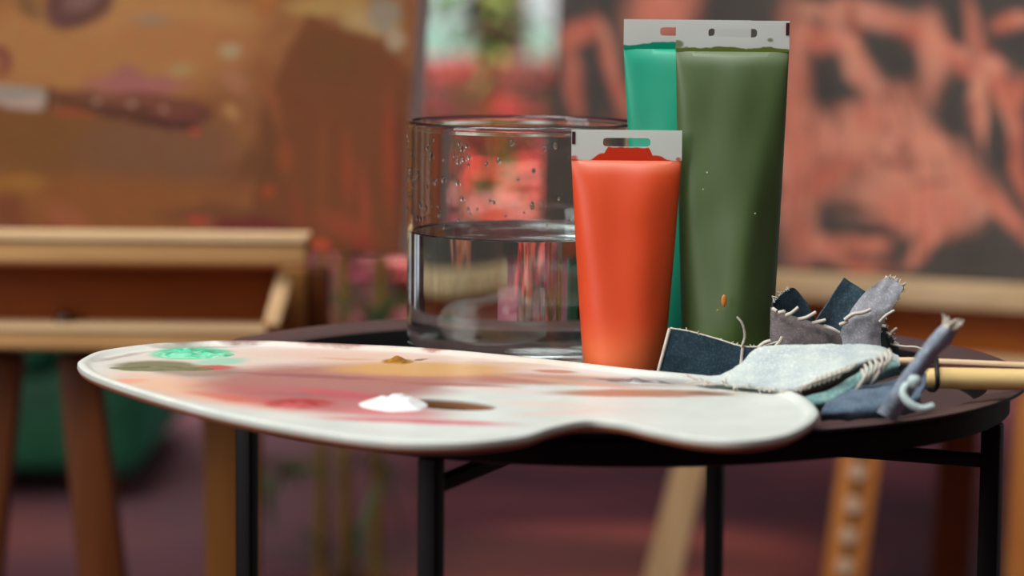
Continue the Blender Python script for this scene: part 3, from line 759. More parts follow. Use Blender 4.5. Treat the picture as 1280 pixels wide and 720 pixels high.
tube(bm, catmull(P3([(948, 434, -.073), (956, 428, -.074), (963, 426, -.074)]), 5), 0.0009, 6)
tube(bm, catmull(P3([(966, 436, -.075), (974, 428, -.075), (978, 421, -.075)]), 5), 0.0009, 6)
obj('frayed_thread', bm, THREAD, rag, smooth=60)['label'] = 'pale frayed edge threads'

# light washed strip draped over the palette's back edge
bm = bmesh.new()
r0 = [(868, 473, -.112), (900, 470, -.110), (926, 456, -.104), (948, 436, -.098), (1000, 432, -.098), (1060, 432, -.100), (1098, 434, -.100), (1122, 446, -.100)]
r1 = [(876, 475, -.119), (908, 476, -.118), (940, 468, -.116), (966, 453, -.110), (1010, 448, -.112), (1060, 444, -.114), (1100, 443, -.112), (1124, 450, -.108)]
r2 = [(888, 477.5, -.123), (918, 480.5, -.126), (950, 481, -.128), (980, 474, -.126), (1015, 466, -.130), (1060, 455, -.130), (1100, 448, -.124), (1125, 454, -.114)]
r3 = [(903, 480, -.125), (930, 484.5, -.133), (958, 487, -.138), (985, 488, -.142), (1012, 482, -.142), (1055, 466, -.134), (1095, 454, -.120), (1124, 458, -.116)]
P = sheet(bm, [P3(r0), P3(r1), P3(r2), P3(r3)], 8, 8, 0.0013, 0, 0.0010, 9)
# rolled under fold along the front, its shadow put in as grey cloth
r4 = [(1000, 486, -.141), (1030, 474, -.137), (1070, 456, -.130), (1110, 446, -.122)]
r5 = [(1002, 492, -.140), (1035, 482, -.135), (1075, 465, -.127), (1112, 453, -.118)]
r6 = [(1008, 494, -.130), (1040, 486, -.126), (1080, 470, -.118), (1114, 456, -.110)]
P2 = sheet(bm, [P3(r4), P3(r5), P3(r6)], 8, 6, 0.0013, 1, 0.0006, 4)
rag = obj('denim_rag', bm, [D_LIGHT, D_GREY], origin=base_of(bm), smooth=60)
tag(rag, 'pale washed denim strip draped over the back edge of the palette', 'rag')
bm = bmesh.new()
e1 = [P[i][-1] for i in range(len(P))]; e2 = [P[0][j] for j in range(len(P[0]))]
frays(bm, e1[:34], 34, 0.0035, rnd, (-0.2, -0.6, -0.1), 0.0005)
frays(bm, e2, 10, 0.006, rnd, (-1, -0.2, 0.1), 0.0004, 0.4)
for i in range(9):
    x = 1000 + i * 6; y = 490 - i * 2.2
    tube(bm, catmull(P3([(x, y, -.143), (x + 6, y - 8, -.146), (x + 16, y - 12, -.147), (x + 22, y - 18, -.145)]), 5), 0.0006, 6)
obj('frayed_thread', bm, THREAD, rag, smooth=60)['label'] = 'pale frayed edge threads'

# teal washed strip folded under it
bm = bmesh.new()
r0 = [(1000, 498, -.150), (1030, 492, -.146), (1060, 474, -.142), (1090, 458, -.136), (1120, 452, -.126)]
r1 = [(1008, 506, -.155), (1038, 500, -.151), (1066, 484, -.146), (1092, 467, -.140), (1122, 458, -.130)]
r2 = [(1016, 515, -.152), (1045, 506, -.148), (1072, 491, -.142), (1098, 476, -.136), (1124, 466, -.126)]
P = sheet(bm, [P3(r0), P3(r1), P3(r2)], 8, 8, 0.0014, 0, 0.0009, 14)
rag = obj('denim_rag', bm, [D_TEAL], origin=base_of(bm), smooth=60)
tag(rag, 'faded teal denim strip folded beneath the pale strip, right of the palette', 'rag')
bm = bmesh.new()
for (x, y) in ((1078, 476), (1084, 472), (1090, 468), (1097, 463), (1103, 460), (1074, 482), (1108, 457), (1094, 472)):
    tube(bm, catmull(P3([(x - 6, y + 8, -.147), (x, y, -.150), (x + 6, y - 10, -.150), (x + 3, y - 20, -.146)]), 5), 0.0008, 6)
obj('frayed_thread', bm, THREAD, rag, smooth=60)['label'] = 'pale frayed edge threads'

# blue strip lying flat nearest the rim, with one end standing up
bm = bmesh.new()
r0 = [(1040, 498, -.150), (1070, 488, -.146), (1100, 481, -.142), (1130, 474, -.140), (1158, 468, -.138)]
r1 = [(1032, 508, -.165), (1064, 500, -.162), (1098, 494, -.158), (1130, 488, -.154), (1156, 482, -.150)]
r2 = [(1026, 517, -.172), (1062, 514, -.172), (1098, 510, -.170), (1128, 505, -.166), (1150, 496, -.160)]
r3 = [(1026, 524, -.168), (1062, 524, -.168), (1098, 522, -.166), (1128, 518, -.162), (1150, 512, -.156)]
sheet(bm, [P3(r0), P3(r1), P3(r2), P3(r3)], 8, 8, 0.0016, 0, 0.0012, 21)
rag = obj('denim_rag', bm, [D_BLUE], origin=base_of(bm), smooth=60)
tag(rag, 'mid blue denim rag lying lowest in the heap, near the tray rim', 'rag')
bm = bmesh.new()
c_ = [(1108, 520, -.176), (1124, 496, -.182), (1140, 470, -.186), (1160, 442, -.190), (1176, 424, -.192), (1186, 411, -.193)]
w_ = [13, 12, 11, 11, 11, 9]
L0 = [(x - w * 0.85, y - w * 0.45, Y) for (x, y, Y), w in zip(c_, w_)]
L1 = [(x, y, Y - 0.0025) for (x, y, Y) in c_]
L2 = [(x + w * 0.85, y + w * 0.45, Y + 0.001) for (x, y, Y), w in zip(c_, w_)]
P = sheet(bm, [P3(L0), P3(L1), P3(L2)], 8, 5, 0.0014, 0, 0.0008, 31)
rag2 = obj('denim_strip', bm, [denim('dusty_blue_denim', srgb(112, 128, 148), srgb(168, 178, 190))], origin=base_of(bm), smooth=60)
tag(rag2, 'narrow dusty blue denim strip pointing up out of the heap by the brushes', 'rag')
bm = bmesh.new(); endp = [P[-1][j] for j in range(len(P[0]))]
frays(bm, endp, 26, 0.006, rnd, (0.55, 0, 0.8), 0.0007, 0.35)
obj('frayed_thread', bm, THREAD, rag2, smooth=60)['label'] = 'pale frayed end threads'
# cotton cord
bm = bmesh.new()
tube(bm, catmull(P3([(1140, 477, -.186), (1131, 484, -.188), (1129, 494, -.190), (1138, 505, -.192), (1152, 511, -.192), (1166, 508, -.190)]), 8), 0.0019, 10)
bmesh.ops.create_uvsphere(bm, u_segments=16, v_segments=10, radius=0.0036, matrix=Matrix.Translation(at(1143, 476, -.188)))
tag(obj('cotton_cord', bm, plain('pale_cotton', srgb(186, 206, 204), 0.9, 0, 0.12, 300, 0.3), origin=base_of(bm), smooth=60), 'short knotted pale cotton cord curled beside the brush handles', 'cord')

# rear crumpled rag standing behind
bm = bmesh.new()
A0 = [(964, 384, -.052), (978, 391, -.055), (1000, 398, -.057), (1022, 405, -.056), (1045, 412, -.054), (1062, 420, -.050)]
A1 = [(963, 410, -.054), (980, 414, -.058), (1004, 418, -.060), (1026, 422, -.060), (1046, 428, -.057), (1062, 432, -.053)]
A2 = [(962, 460, -.056), (982, 462, -.060), (1006, 464, -.062), (1028, 464, -.062), (1048, 464, -.059), (1066, 464, -.055)]
Pa = sheet(bm, [P3(A0), P3(A1), P3(A2)], 8, 8, 0.0012, 0, 0.001, 41)
B0 = [(966, 378, -.046), (980, 366, -.045), (992, 360, -.044), (1004, 374, -.044), (1017, 396, -.045)]
B1 = [(965, 392, -.044), (980, 394, -.043), (994, 398, -.042), (1008, 402, -.042), (1020, 406, -.044)]
B2 = [(966, 430, -.044), (982, 432, -.043), (996, 434, -.042), (1010, 436, -.042), (1024, 436, -.044)]
Pb = sheet(bm, [P3(B0), P3(B1), P3(B2)], 7, 8, 0.0012, 1, 0.001, 47)
Cc0 = [(1055, 347, -.044), (1064, 353, -.044), (1074, 359, -.045), (1087, 368, -.047)]
Cc1 = [(1037, 374, -.047), (1046, 380, -.046), (1058, 386, -.046), (1072, 390, -.047)]
Cc2 = [(1019, 401, -.052), (1030, 408, -.050), (1042, 414, -.050), (1056, 412, -.051)]
Cc3 = [(1010, 430, -.050), (1026, 434, -.048), (1040, 436, -.048), (1054, 436, -.050)]
Pc_ = sheet(bm, [P3(Cc0), P3(Cc1), P3(Cc2), P3(Cc3)], 7, 8, 0.0012, 2, 0.0008, 53)
D0 = [(1107, 347, -.048), (1114, 350, -.048), (1121, 353, -.048), (1129, 360, -.049)]
D1 = [(1083, 364, -.052), (1096, 372, -.053), (1108, 377, -.053), (1118, 380, -.052)]
D2 = [(1062, 392, -.055), (1078, 394, -.058), (1092, 398, -.058), (1103, 402, -.056)]
D3 = [(1050, 420, -.054), (1068, 424, -.058), (1086, 426, -.059), (1100, 428, -.056)]
D4 = [(1050, 462, -.056), (1068, 464, -.060), (1086, 464, -.060), (1104, 464, -.056)]
Pd = sheet(bm, [P3(D0), P3(D1), P3(D2), P3(D3), P3(D4)], 7, 8, 0.0012, 3, 0.0012, 59, 0)
E0 = [(1100, 402, -.055), (1106, 408, -.050), (1112, 420, -.046), (1120, 430, -.044)]
E1 = [(1101, 425, -.056), (1108, 430, -.051), (1116, 436, -.047), (1124, 440, -.045)]
E2 = [(1102, 462, -.056), (1110, 462, -.051), (1118, 462, -.047), (1126, 462, -.045)]
Pe = sheet(bm, [P3(E0), P3(E1), P3(E2)], 6, 6, 0.0012, 1, 0.0006, 61)
rag = obj('denim_rag', bm, [D_GREY, D_NAVY, D_SLATE, D_PALE], origin=base_of(bm), smooth=60)
tag(rag, 'crumpled dark denim rag with pale reverse standing right of the olive tube', 'rag')
bm = bmesh.new()
def thr(L, r=0.0009): tube(bm, catmull(P3(L), 5), r, 8, r * 0.8)
for L in ([(966, 386, -.056), (971, 389, -.058)], [(974, 391, -.058), (981, 389, -.060)], [(983, 394, -.06), (990, 391, -.062), (998, 384, -.062)],
          [(998, 399, -.06), (1008, 397, -.062), (1020, 390, -.062)], [(1016, 404, -.06), (1024, 402, -.062), (1032, 400, -.062)], [(1030, 408, -.06), (1040, 411, -.062), (1049, 416, -.062)],
          [(1050, 406, -.058), (1060, 402, -.06)], [(1056, 400, -.060), (1066, 393, -.061), (1078, 391, -.061), (1088, 387, -.06)]):
    thr(L, 0.0011)
for L in ([(1100, 402, -.058), (1108, 394, -.06), (1118, 388, -.06)], [(1103, 407, -.056), (1108, 408, -.058)], [(1110, 421, -.05), (1115, 415, -.053), (1121, 410, -.054)], [(1108, 416, -.052), (1114, 419, -.054)], [(1118, 428, -.048), (1124, 432, -.05)]):
    thr(L, 0.0009)
ed = [Pd[i][0] for i in range(len(Pd))]; frays(bm, ed, 22, 0.0030, rnd, (0.3, 0, 0.9), 0.0005)
ed = [Pd[-1][j] for j in range(22)]; frays(bm, ed, 22, 0.0022, rnd, (0.9, 0, -0.2), 0.0004)
ed = [Pe[i][0] for i in range(len(Pe))]; frays(bm, ed, 16, 0.0035, rnd, (0.6, 0, 0.6), 0.0004)
ed = [Pb[i][0] for i in range(12)]; frays(bm, ed, 12, 0.003, rnd, (-0.3, 0, 0.9), 0.0004)
thr([(1113, 430, -.05), (1130, 433, -.055), (1146, 434, -.058), (1160, 440, -.06)], 0.0006)
obj('frayed_thread', bm, THREAD, rag, smooth=60)['label'] = 'pale frayed edge threads'

# ------------------------------------------------------------------ brushes and elastic band
HANDLE = wood('varnished_pale_handle', srgb(226, 190, 120), srgb(240, 212, 150), 'X', 0.35, 30)
HANDLE2 = wood('pale_thin_handle', srgb(222, 190, 150), srgb(238, 212, 176), 'X', 0.4, 30)
HRED = plain('dark_red_lacquer', srgb(78, 22, 26), 0.3, 0, 0.1, 80)
FERR = plain('brass_ferrule', srgb(200, 170, 120), 0.3, 1.0, 0.05, 80)
BRIS = plain('brown_bristle', srgb(110, 66, 36), 0.8, 0, 0.3, 500, 0.3)
def brush(label, A, B, r0, r1, hm, ferr=0.018, br=0.022):
    A, B = Vector(A), Vector(B); d = (B - A).normalized(); L = (B - A).length
    root = empty('paintbrush', (A.x, A.y, A.z), label, 'paintbrush')
    bm = bmesh.new(); pts, rad = [], []
    for s, k in ((0, 0.45), (0.01, 0.85), (0.04, 1), (0.3, 1.0), (0.6, 0.97), (0.85, 0.85), (1.0, 0.7)):
        pts.append(A + d * L * s); rad.append(r0 * k if s < 0.5 else r0 * k)
    tube(bm, pts, r0, 20, radii=rad); obj('handle', bm, hm, root, smooth=50)
    bm = bmesh.new(); tube(bm, [B, B + d * ferr * 0.5, B + d * ferr], r0 * 0.72, 20, radii=[r0 * 0.74, r0 * 0.8, r0 * 0.7]); obj('ferrule', bm, FERR, root, smooth=50)
    bm = bmesh.new(); E_ = B + d * ferr; tube(bm, [E_, E_ + d * br * 0.4, E_ + d * br * 0.8, E_ + d * br], r0, 20, radii=[r0 * 0.66, r0 * 0.85, r0 * 0.5, r0 * 0.1]); obj('bristles', bm, BRIS, root, smooth=50)
    return root
bA = at(1155, 472, -.110); bB = at(1300, 475, -.110)
dv = (bB - bA).normalized()
brush('thick pale varnished brush handle lying across the tray rim', bA, bA + dv * 0.21, 0.0054, 0.004, HANDLE)
bA2 = at(1118, 451, -.088); bB2 = at(1300, 459, -.083); dv2 = (bB2 - bA2).normalized()
brush('thin pale brush handle behind the thick one', bA2, bA2 + dv2 * 0.22, 0.0022, 0.002, HANDLE2)
bA3 = at(1150, 457.5, -.098); bB3 = at(1300, 464.5, -.096); dv3 = (bB3 - bA3).normalized()
brush('thin dark red brush handle between the two pale ones', bA3, bA3 + dv3 * 0.20, 0.0017, 0.0015, HRED)
bm = bmesh.new()
cc = at(1166, 466, -.104)
loop = []
for k in range(40):
    a = 2 * PI * k / 40; loop.append(Vector((cc.x + 0.0010 * math.sin(a * 2) + 0.0015 * math.sin(a), cc.y - 0.001 + 0.0155 * math.cos(a), cc.z - 0.0008 + 0.0075 * math.sin(a))))
loop.append(loop[0]); tube(bm, loop, 0.0012, 8, cap=False)
tag(obj('elastic_band', bm, plain('black_elastic', srgb(14, 12, 14), 0.6), origin=base_of(bm), smooth=60), 'black elastic band looped around the brush handles', 'elastic band')

# ------------------------------------------------------------------ left easel
EYL = 0.70
easel = empty('easel', (at(180, 330, EYL).x, EYL + 0.1, 0), 'pale wooden box easel at left holding the still life painting', 'easel')
a, b_ = at(-160, 0, EYL).x, at(383, 0, EYL).x
obj('ledge', pbox(-160, 300, 383, 333, EYL, 0.050, 0.003), WOOD_TAN, easel)
obj('lit_ledge_top', pbox(-160, 294.5, 383, 300.5, EYL - 0.003, 0.05, 0.002), WOOD_PALE, easel)['label'] = 'ledge top strip, coloured paler for the light from above'  # light falling on the ledge top is put into a paler wood
obj('drawer_box', pbox(-160, 331.5, 345, 412, EYL + 0.052, 0.16, 0.002), WOOD_BROWN, easel)['label'] = 'brown drawer front'
obj('lower_rail', pbox(-160, 413, 334, 441, EYL, 0.07, 0.003), WOOD_TAN, easel)
obj('lit_rail_top', pbox(-160, 408, 334, 413.5, EYL - 0.002, 0.12, 0.002), WOOD_PALE, easel)['label'] = 'top strip of the lower rail, coloured paler for the light from above'  # same for the rail: its lit top is a paler strip
obj('side_stay', bar_bm(at(357, 348, EYL + 0.03), at(338, 412, EYL + 0.012), 0.0125, 0.03, Vector((0, 1, 0))), WOOD_PALE_Z, easel)
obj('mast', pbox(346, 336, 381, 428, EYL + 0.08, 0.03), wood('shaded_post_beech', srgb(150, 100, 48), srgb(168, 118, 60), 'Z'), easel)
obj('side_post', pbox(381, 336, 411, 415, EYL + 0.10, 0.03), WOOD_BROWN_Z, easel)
knob = bmesh.new(); kp = at(80, 402, EYL + 0.04); bmesh.ops.create_uvsphere(knob, u_segments=20, v_segments=12, radius=0.009, matrix=Matrix.Translation(kp) @ Matrix.Diagonal((1, 0.8, 1, 1)))
obj('drawer_knob', knob, plain('dark_knob', srgb(60, 26, 14), 0.4), easel)
def easel_leg(parent, x0, y0, x1, y1, Y, wpx0, wpx1, depth, mt, name='leg'):
    A = at(x0, y0, Y); B = at(x1, y1, Y); d = B - A
    t_ = (A.z - 0.0) / (A.z - B.z); Bf = A + d * t_
    sc = (at(x0 + 1, y0, Y) - at(x0, y0, Y)).x
    w0 = wpx0 * sc; w1 = w0 + (wpx1 * sc - w0) * min(t_, 2.2)
    bm = bar_bm(A, Bf, w0, depth, Vector((0, 1, 0)), 0.002, w1)
    # foot ends flat on the floor
    for v_ in bm.verts:
        if v_.co.z < 0.002: v_.co.z = 0.0
    return obj(name, bm, mt, parent)
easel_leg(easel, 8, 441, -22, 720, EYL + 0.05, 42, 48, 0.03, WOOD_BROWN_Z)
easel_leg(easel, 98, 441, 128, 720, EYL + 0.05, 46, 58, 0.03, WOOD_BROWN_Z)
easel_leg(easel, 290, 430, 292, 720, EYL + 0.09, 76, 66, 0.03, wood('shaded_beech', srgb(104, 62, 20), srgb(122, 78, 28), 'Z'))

# painting: a knife and an onion on a board
yaw = math.radians(16); uL = Vector((math.cos(yaw), -math.sin(yaw), 0))
lean = math.radians(8); vL = Vector((math.sin(yaw) * math.sin(lean), math.cos(yaw) * math.sin(lean), math.cos(lean)))
rot2 = math.radians(0.9); uL, vL = uL * math.cos(rot2) - vL * math.sin(rot2) * 0, vL * math.cos(rot2) + uL * math.sin(rot2)
BR = at(502, 318.5, EYL + 0.085)                # bottom right corner, front face
nL = vL.cross(uL).normalized()
if nL.y > 0: nL = -nL
Wp, Hp, Tp = 0.50, 0.38, 0.032
bm = bmesh.new()
f0 = [BR - uL * Wp, BR, BR + vL * Hp, BR - uL * Wp + vL * Hp]; back = [p - nL * Tp for p in f0]
vv = [bm.verts.new(p) for p in f0 + back]
fr = bm.faces.new(vv[:4]); fr.material_index = 0
for q in ((0, 4, 5, 1), (1, 5, 6, 2), (2, 6, 7, 3), (3, 7, 4, 0), (7, 6, 5, 4)):
    f = bm.faces.new([vv[i] for i in q]); f.material_index = 1
bmesh.ops.recalc_face_normals(bm, faces=bm.faces)
# front face coordinates: u metres left of the right edge (negative), v metres up
bm.verts.ensure_lookup_table()
uvl = bm.loops.layers.uv.new('canvas')
for f in bm.faces:
    for lp in f.loops:
        d = lp.vert.co - BR; lp[uvl].uv = (d.dot(uL), (d - uL * d.dot(uL)).dot(vL))
def canvas_uv(px, py, BR, uL, vL, nL):
    o = Vector((0, CAM_Y, CAM_Z)); d = ray(px, py); t_ = (BR - o).dot(nL) / d.dot(nL); q = o + d * t_ - BR
    # solve q = a uL + b vL
    g = uL.dot(vL); qa, qb = q.dot(uL), q.dot(vL); b4 = (qb - g * qa) / (1 - g * g); return qa - g * b4, b4
def cpoly(px, col, soft_px=5, op=0.95, fr=None):
    fr = fr or (BR, uL, vL, nL)
    P = [canvas_uv(x, y, *fr) for x, y in px]; sc = (Vector(P[0]) - Vector(canvas_uv(px[0][0] + 10, px[0][1], *fr))).length / 10
    return ('poly', P, col, soft_px * sc, op)
def cst(x0, y0, x1, y1, wpx, col, soft=0.3, op=0.95, fr=None):
    fr = fr or (BR, uL, vL, nL)
    a = Vector(canvas_uv(x0, y0, *fr)); b5 = Vector(canvas_uv(x1, y1, *fr)); d = b5 - a; c5 = (a + b5) / 2
    p = Vector(canvas_uv(x0, y0 - 10, *fr)); sc = (p - a).length / 10
    return (c5.x, c5.y, max(d.length / 2, wpx * sc * 0.6), wpx * sc, math.degrees(math.atan2(d.y, d.x)), col, soft, op)
m, t, b = mat('still_life_canvas')
uvn = node(t, 'UVMap', uv_map='canvas'); vec = uvn.outputs[0]
n0 = noise_tex(t, vec, 18, 5, 0.65, 0.6)
base = ramp(t, n0.outputs[0], [(0.3, srgb(106, 62, 32)), (0.5, srgb(122, 73, 40)), (0.7, srgb(136, 88, 48))])
S_ = srgb
items = [
 cst(-60, 60, 330, 50, 70, S_(153, 104, 58), 0.35), cst(60, 20, 330, 20, 26, S_(158, 110, 63), 0.4),
 cst(150, 40, 320, 60, 25, S_(151, 98, 58), 0.4, 0.8), cst(-50, 170, 180, 175, 46, S_(108, 68, 29), 0.4),
 cst(100, 190, 300, 190, 52, S_(108, 70, 45), 0.4), cst(-40, 250, 300, 255, 32, S_(125, 73, 31), 0.4, 0.8), cst(-20, 235, 60, 228, 12, S_(137, 91, 35), 0.4),
 cpoly([(356, 6), (372, 12), (470, 45), (530, 100), (530, 330), (250, 330), (300, 200), (338, 120)], S_(104, 56, 28), 5), cpoly([(295, 225), (335, 120), (350, 130), (352, 230)], S_(94, 55, 28), 9, 0.7), cst(380, 60, 460, 90, 30, S_(98, 58, 26), 0.6, 0.8),
 cst(360, 8, 470, 4, 12, S_(153, 118, 66), 0.4), cst(430, 22, 500, 34, 16, S_(158, 129, 84), 0.45), cst(470, 8, 500, 30, 22, S_(129, 115, 96), 0.4), cst(490, 40, 508, 60, 12, S_(151, 130, 105), 0.4),
 cst(330, 75, 352, 160, 8, S_(129, 72, 38), 0.6, 0.8), cst(320, 0, 352, 0, 20, S_(146, 89, 42), 0.5),
 cst(265, 280, 370, 300, 22, S_(99, 37, 31), 0.3), cst(200, 270, 330, 262, 8, S_(103, 61, 35), 0.5), cst(0, 240, 30, 300, 20, S_(103, 48, 31), 0.5, 0.6), cst(60, 260, 110, 290, 18, S_(142, 79, 49), 0.5, 0.7),
 cst(360, 175, 358, 215, 9, S_(137, 67, 31), 0.7, 0.6), cst(435, 170, 437, 250, 8, S_(144, 60, 31), 0.8, 0.6), cst(488, 130, 489, 260, 8, S_(147, 53, 29), 0.8, 0.6), cst(405, 150, 403, 300, 9, S_(120, 65, 31), 0.8, 0.6), cst(330, 235, 345, 240, 7, S_(156, 61, 36), 0.6, 0.7), cst(455, 210, 457, 300, 6, S_(153, 63, 38), 0.8, 0.6), cst(370, 240, 380, 290, 9, S_(129, 56, 29), 0.8, 0.6),
 cst(400, 270, 470, 300, 14, S_(137, 60, 35), 0.6, 0.8), cst(390, 300, 415, 308, 8, S_(177, 70, 44), 0.5, 0.9), cst(440, 300, 470, 310, 8, S_(129, 48, 35), 0.5, 0.8), cst(235, 275, 260, 276, 6, S_(151, 56, 42), 0.5, 0.9),
 cst(501, 120, 499, 300, 4, S_(89, 39, 24), 0.5, 0.9),
 cst(280, 66, 305, 64, 9, S_(154, 137, 102), 0.5, 0.8), cst(215, 85, 245, 88, 10, S_(153, 123, 80), 0.6, 0.7), cst(170, 26, 215, 24, 6, S_(129, 111, 91), 0.6, 0.8), cst(280, 90, 310, 115, 14, S_(151, 99, 73), 0.6, 0.7), cst(285, 130, 300, 150, 8, S_(159, 116, 70), 0.6, 0.8),
 cst(60, 10, 145, -8, 32, S_(84, 51, 44), 0.2), cst(60, 20, 110, 22, 17, S_(89, 56, 49), 0.4), cst(85, 6, 130, -10, 14, S_(113, 79, 73), 0.4), cst(30, 14, 50, 0, 22, S_(111, 75, 44), 0.4),
 cst(110, 104, 230, 106, 13, S_(142, 84, 80), 0.4, 0.9), cst(150, 90, 180, 90, 10, S_(137, 82, 79), 0.5, 0.8),
 cst(-12, 60, 14, 90, 18, S_(113, 56, 44), 0.2), cst(-14, 64, 4, 88, 10, S_(137, 87, 58), 0.3),
 cst(-40, 116, 66, 124, 14, S_(151, 135, 121), 0.15), cst(-30, 114, 60, 118, 6, S_(129, 120, 109), 0.3), cst(0, 128, 58, 135, 6, S_(159, 134, 123), 0.3), cst(66, 110, 62, 140, 4, S_(73, 39, 24), 0.3),
 cst(64, 122, 160, 130, 13, S_(89, 48, 29), 0.25), cst(110, 129, 268, 142, 20, S_(82, 43, 29), 0.12), cst(90, 118, 250, 132, 7, S_(115, 67, 47), 0.5, 0.9), cst(190, 140, 255, 140, 10, S_(103, 53, 42), 0.4), cst(170, 152, 250, 158, 5, S_(60, 30, 21), 0.4),
 cst(118, 125, 128, 126, 4, S_(151, 111, 95), 0.4), cst(162, 131, 172, 132, 4, S_(154, 115, 98), 0.4), cst(204, 136, 214, 137, 4, S_(146, 104, 88), 0.4), cst(70, 142, 115, 144, 3, S_(146, 60, 38), 0.5), cst(238, 164, 250, 165, 3, S_(180, 60, 40), 0.5),
]
col = blobs(t, base, vec, items, 0.012, 40.0)
fn = noise_tex(t, vec, 90, 5, 0.7); col = mixc(t, 0.22, col, fn.outputs['Color'], 'OVERLAY')
t.links.new(col, b.inputs['Base Color']); b.inputs['Roughness'].default_value = 0.75; b.inputs['Specular IOR Level'].default_value = 0.25
bump(t, b, fn.outputs[0], 0.3, 0.001)
STILL = m; SIDE = plain('grey_canvas_edge', srgb(225, 214, 208), 0.8)
bs = tuple(f0[0].lerp(f0[1], 0.5))
tag(obj('painting', bm, [STILL, SIDE], origin=bs, smooth=0), 'brown still life painting of a knife, standing on the left easel', 'painting')

# ------------------------------------------------------------------ right easel (turned, right end nearer)
YR = 1.32; yawR = math.radians(24)
uR = Vector((math.cos(yawR), -math.sin(yawR), 0)); bR = Vector((math.sin(yawR), math.cos(yawR), 0))
O = at(1130, 366, YR)
def rbar(x0m, x1m, dz0, dz1, d0, d1, bev=0.002):
    """bar in the turned frame: along uR from x0m to x1m, heights relative to O, depth d0..d1"""
    bm = bmesh.new(); pts = []
    for zz in (dz0, dz1):
        for (xx, dd) in ((x0m, d0), (x1m, d0), (x1m, d1), (x0m, d1)):
            p = O + uR * xx + bR * dd; pts.append(Vector((p.x, p.y, O.z + zz)))
    add_hexa(bm, pts); bmesh.ops.recalc_face_normals(bm, faces=bm.faces)
    bmesh.ops.bevel(bm, geom=bm.edges[:], offset=bev, segments=2, profile=0.5, affect='EDGES'); return bm
easR = empty('easel', (O.x, O.y + 0.1, 0), 'wooden easel at right holding the large coral and grey canvas', 'easel')
mpx = 1 / (F / (YR - CAM_Y))                 # metres per pixel at that depth
obj('ledge', rbar(-0.34, 0.36, -0.0135, 0.0135, 0.0, 0.045, 0.003), WOOD_PALE, easR)
obj('drawer_box', rbar(-0.30, 0.34, -0.062, -0.0135, 0.035, 0.17), wood('orange_brown_ply', srgb(150, 78, 26), srgb(170, 94, 36), 'X'), easR)['label'] = 'orange brown drawer front'
obj('lower_rail', rbar(-0.34, 0.36, -0.086, -0.062, 0.0, 0.05, 0.003), WOOD_PALE, easR)
easel_leg(easR, 872, 540, 828, 720, YR + 0.02, 37, 43, 0.03, WOOD_PALE_Z)
lg = easel_leg(easR, 1079, 540, 1054, 720, YR - 0.02, 50, 50, 0.02, WOOD_ORANGE, 'slotted_leg')
lg2 = easel_leg(easR, 1205, 455, 1186, 720, YR + 0.35, 46, 48, 0.03, wood('dark_stained_leg', srgb(112, 52, 20), srgb(132, 66, 28), 'Z'))
easel_leg(easR, 1296, 460, 1280, 720, YR - 0.03, 44, 44, 0.03, WOOD_ORANGE)
bm = bar_bm(at(1078, 560, YR - 0.031), at(1054, 722, YR - 0.031), 0.006, 0.003, Vector((0, 1, 0)), 0)
obj('slot', bm, plain('slot_shadow_wood', srgb(88, 62, 30), 0.8), easR)
PEG = plain('brushed_peg', srgb(222, 190, 160), 0.45)
for (x, y) in ((1072, 590), (1066.5, 631), (1061, 670), (1056, 708)):
    q = at(x, y, YR - 0.032); bm = bmesh.new()
    bmesh.ops.create_cone(bm, cap_ends=True, segments=24, radius1=0.0088, radius2=0.0075, depth=0.006, matrix=Matrix.Translation(q) @ Matrix.Rotation(PI / 2, 4, 'X'))
    obj('peg', bm, PEG, easR)
# canvas
leanR = math.radians(7)
vR = Vector((bR.x * math.sin(leanR), bR.y * math.sin(leanR), math.cos(leanR))); nR = vR.cross(uR).normalized()
if nR.y > 0: nR = -nR
# bottom-left corner on the ledge
CR = O + bR * 0.016; CR = Vector((CR.x, CR.y, O.z + 0.0162))
# find where the left edge is seen at x=690
o_ = Vector((0, CAM_Y, CAM_Z)); d_ = ray(688, 180); t_ = (CR - o_).dot(nR) / d_.dot(nR); q = o_ + d_ * t_
ul = (q - CR).dot(uR)
BL = CR + uR * ul
Wc, Hc = 0.78, 0.50
bm = bmesh.new()
f0 = [BL, BL + uR * Wc, BL + uR * Wc + vR * Hc, BL + vR * Hc]; back = [p - nR * 0.018 for p in f0]
vv = [bm.verts.new(p) for p in f0 + back]
f = bm.faces.new(vv[:4]); f.material_index = 0
for qd in ((0, 4, 5, 1), (1, 5, 6, 2), (2, 6, 7, 3), (3, 7, 4, 0), (7, 6, 5, 4)):
    f = bm.faces.new([vv[i] for i in qd]); f.material_index = 1
bmesh.ops.recalc_face_normals(bm, faces=bm.faces)
uvl = bm.loops.layers.uv.new('canvas')
for f in bm.faces:
    for lp in f.loops:
        d = lp.vert.co - BL; lp[uvl].uv = (d.dot(uR), d.dot(vR))
FR = (BL, uR, vR, nR)
def cr_(x0, y0, x1, y1, w, k=0, soft=0.6, op=0.85):
    cols = [S_(236, 140, 114), S_(222, 124, 100), S_(240, 158, 130), S_(78, 72, 68), S_(170, 92, 76)]
    return cst(x0, y0, x1, y1, w, cols[k], soft, op, FR)
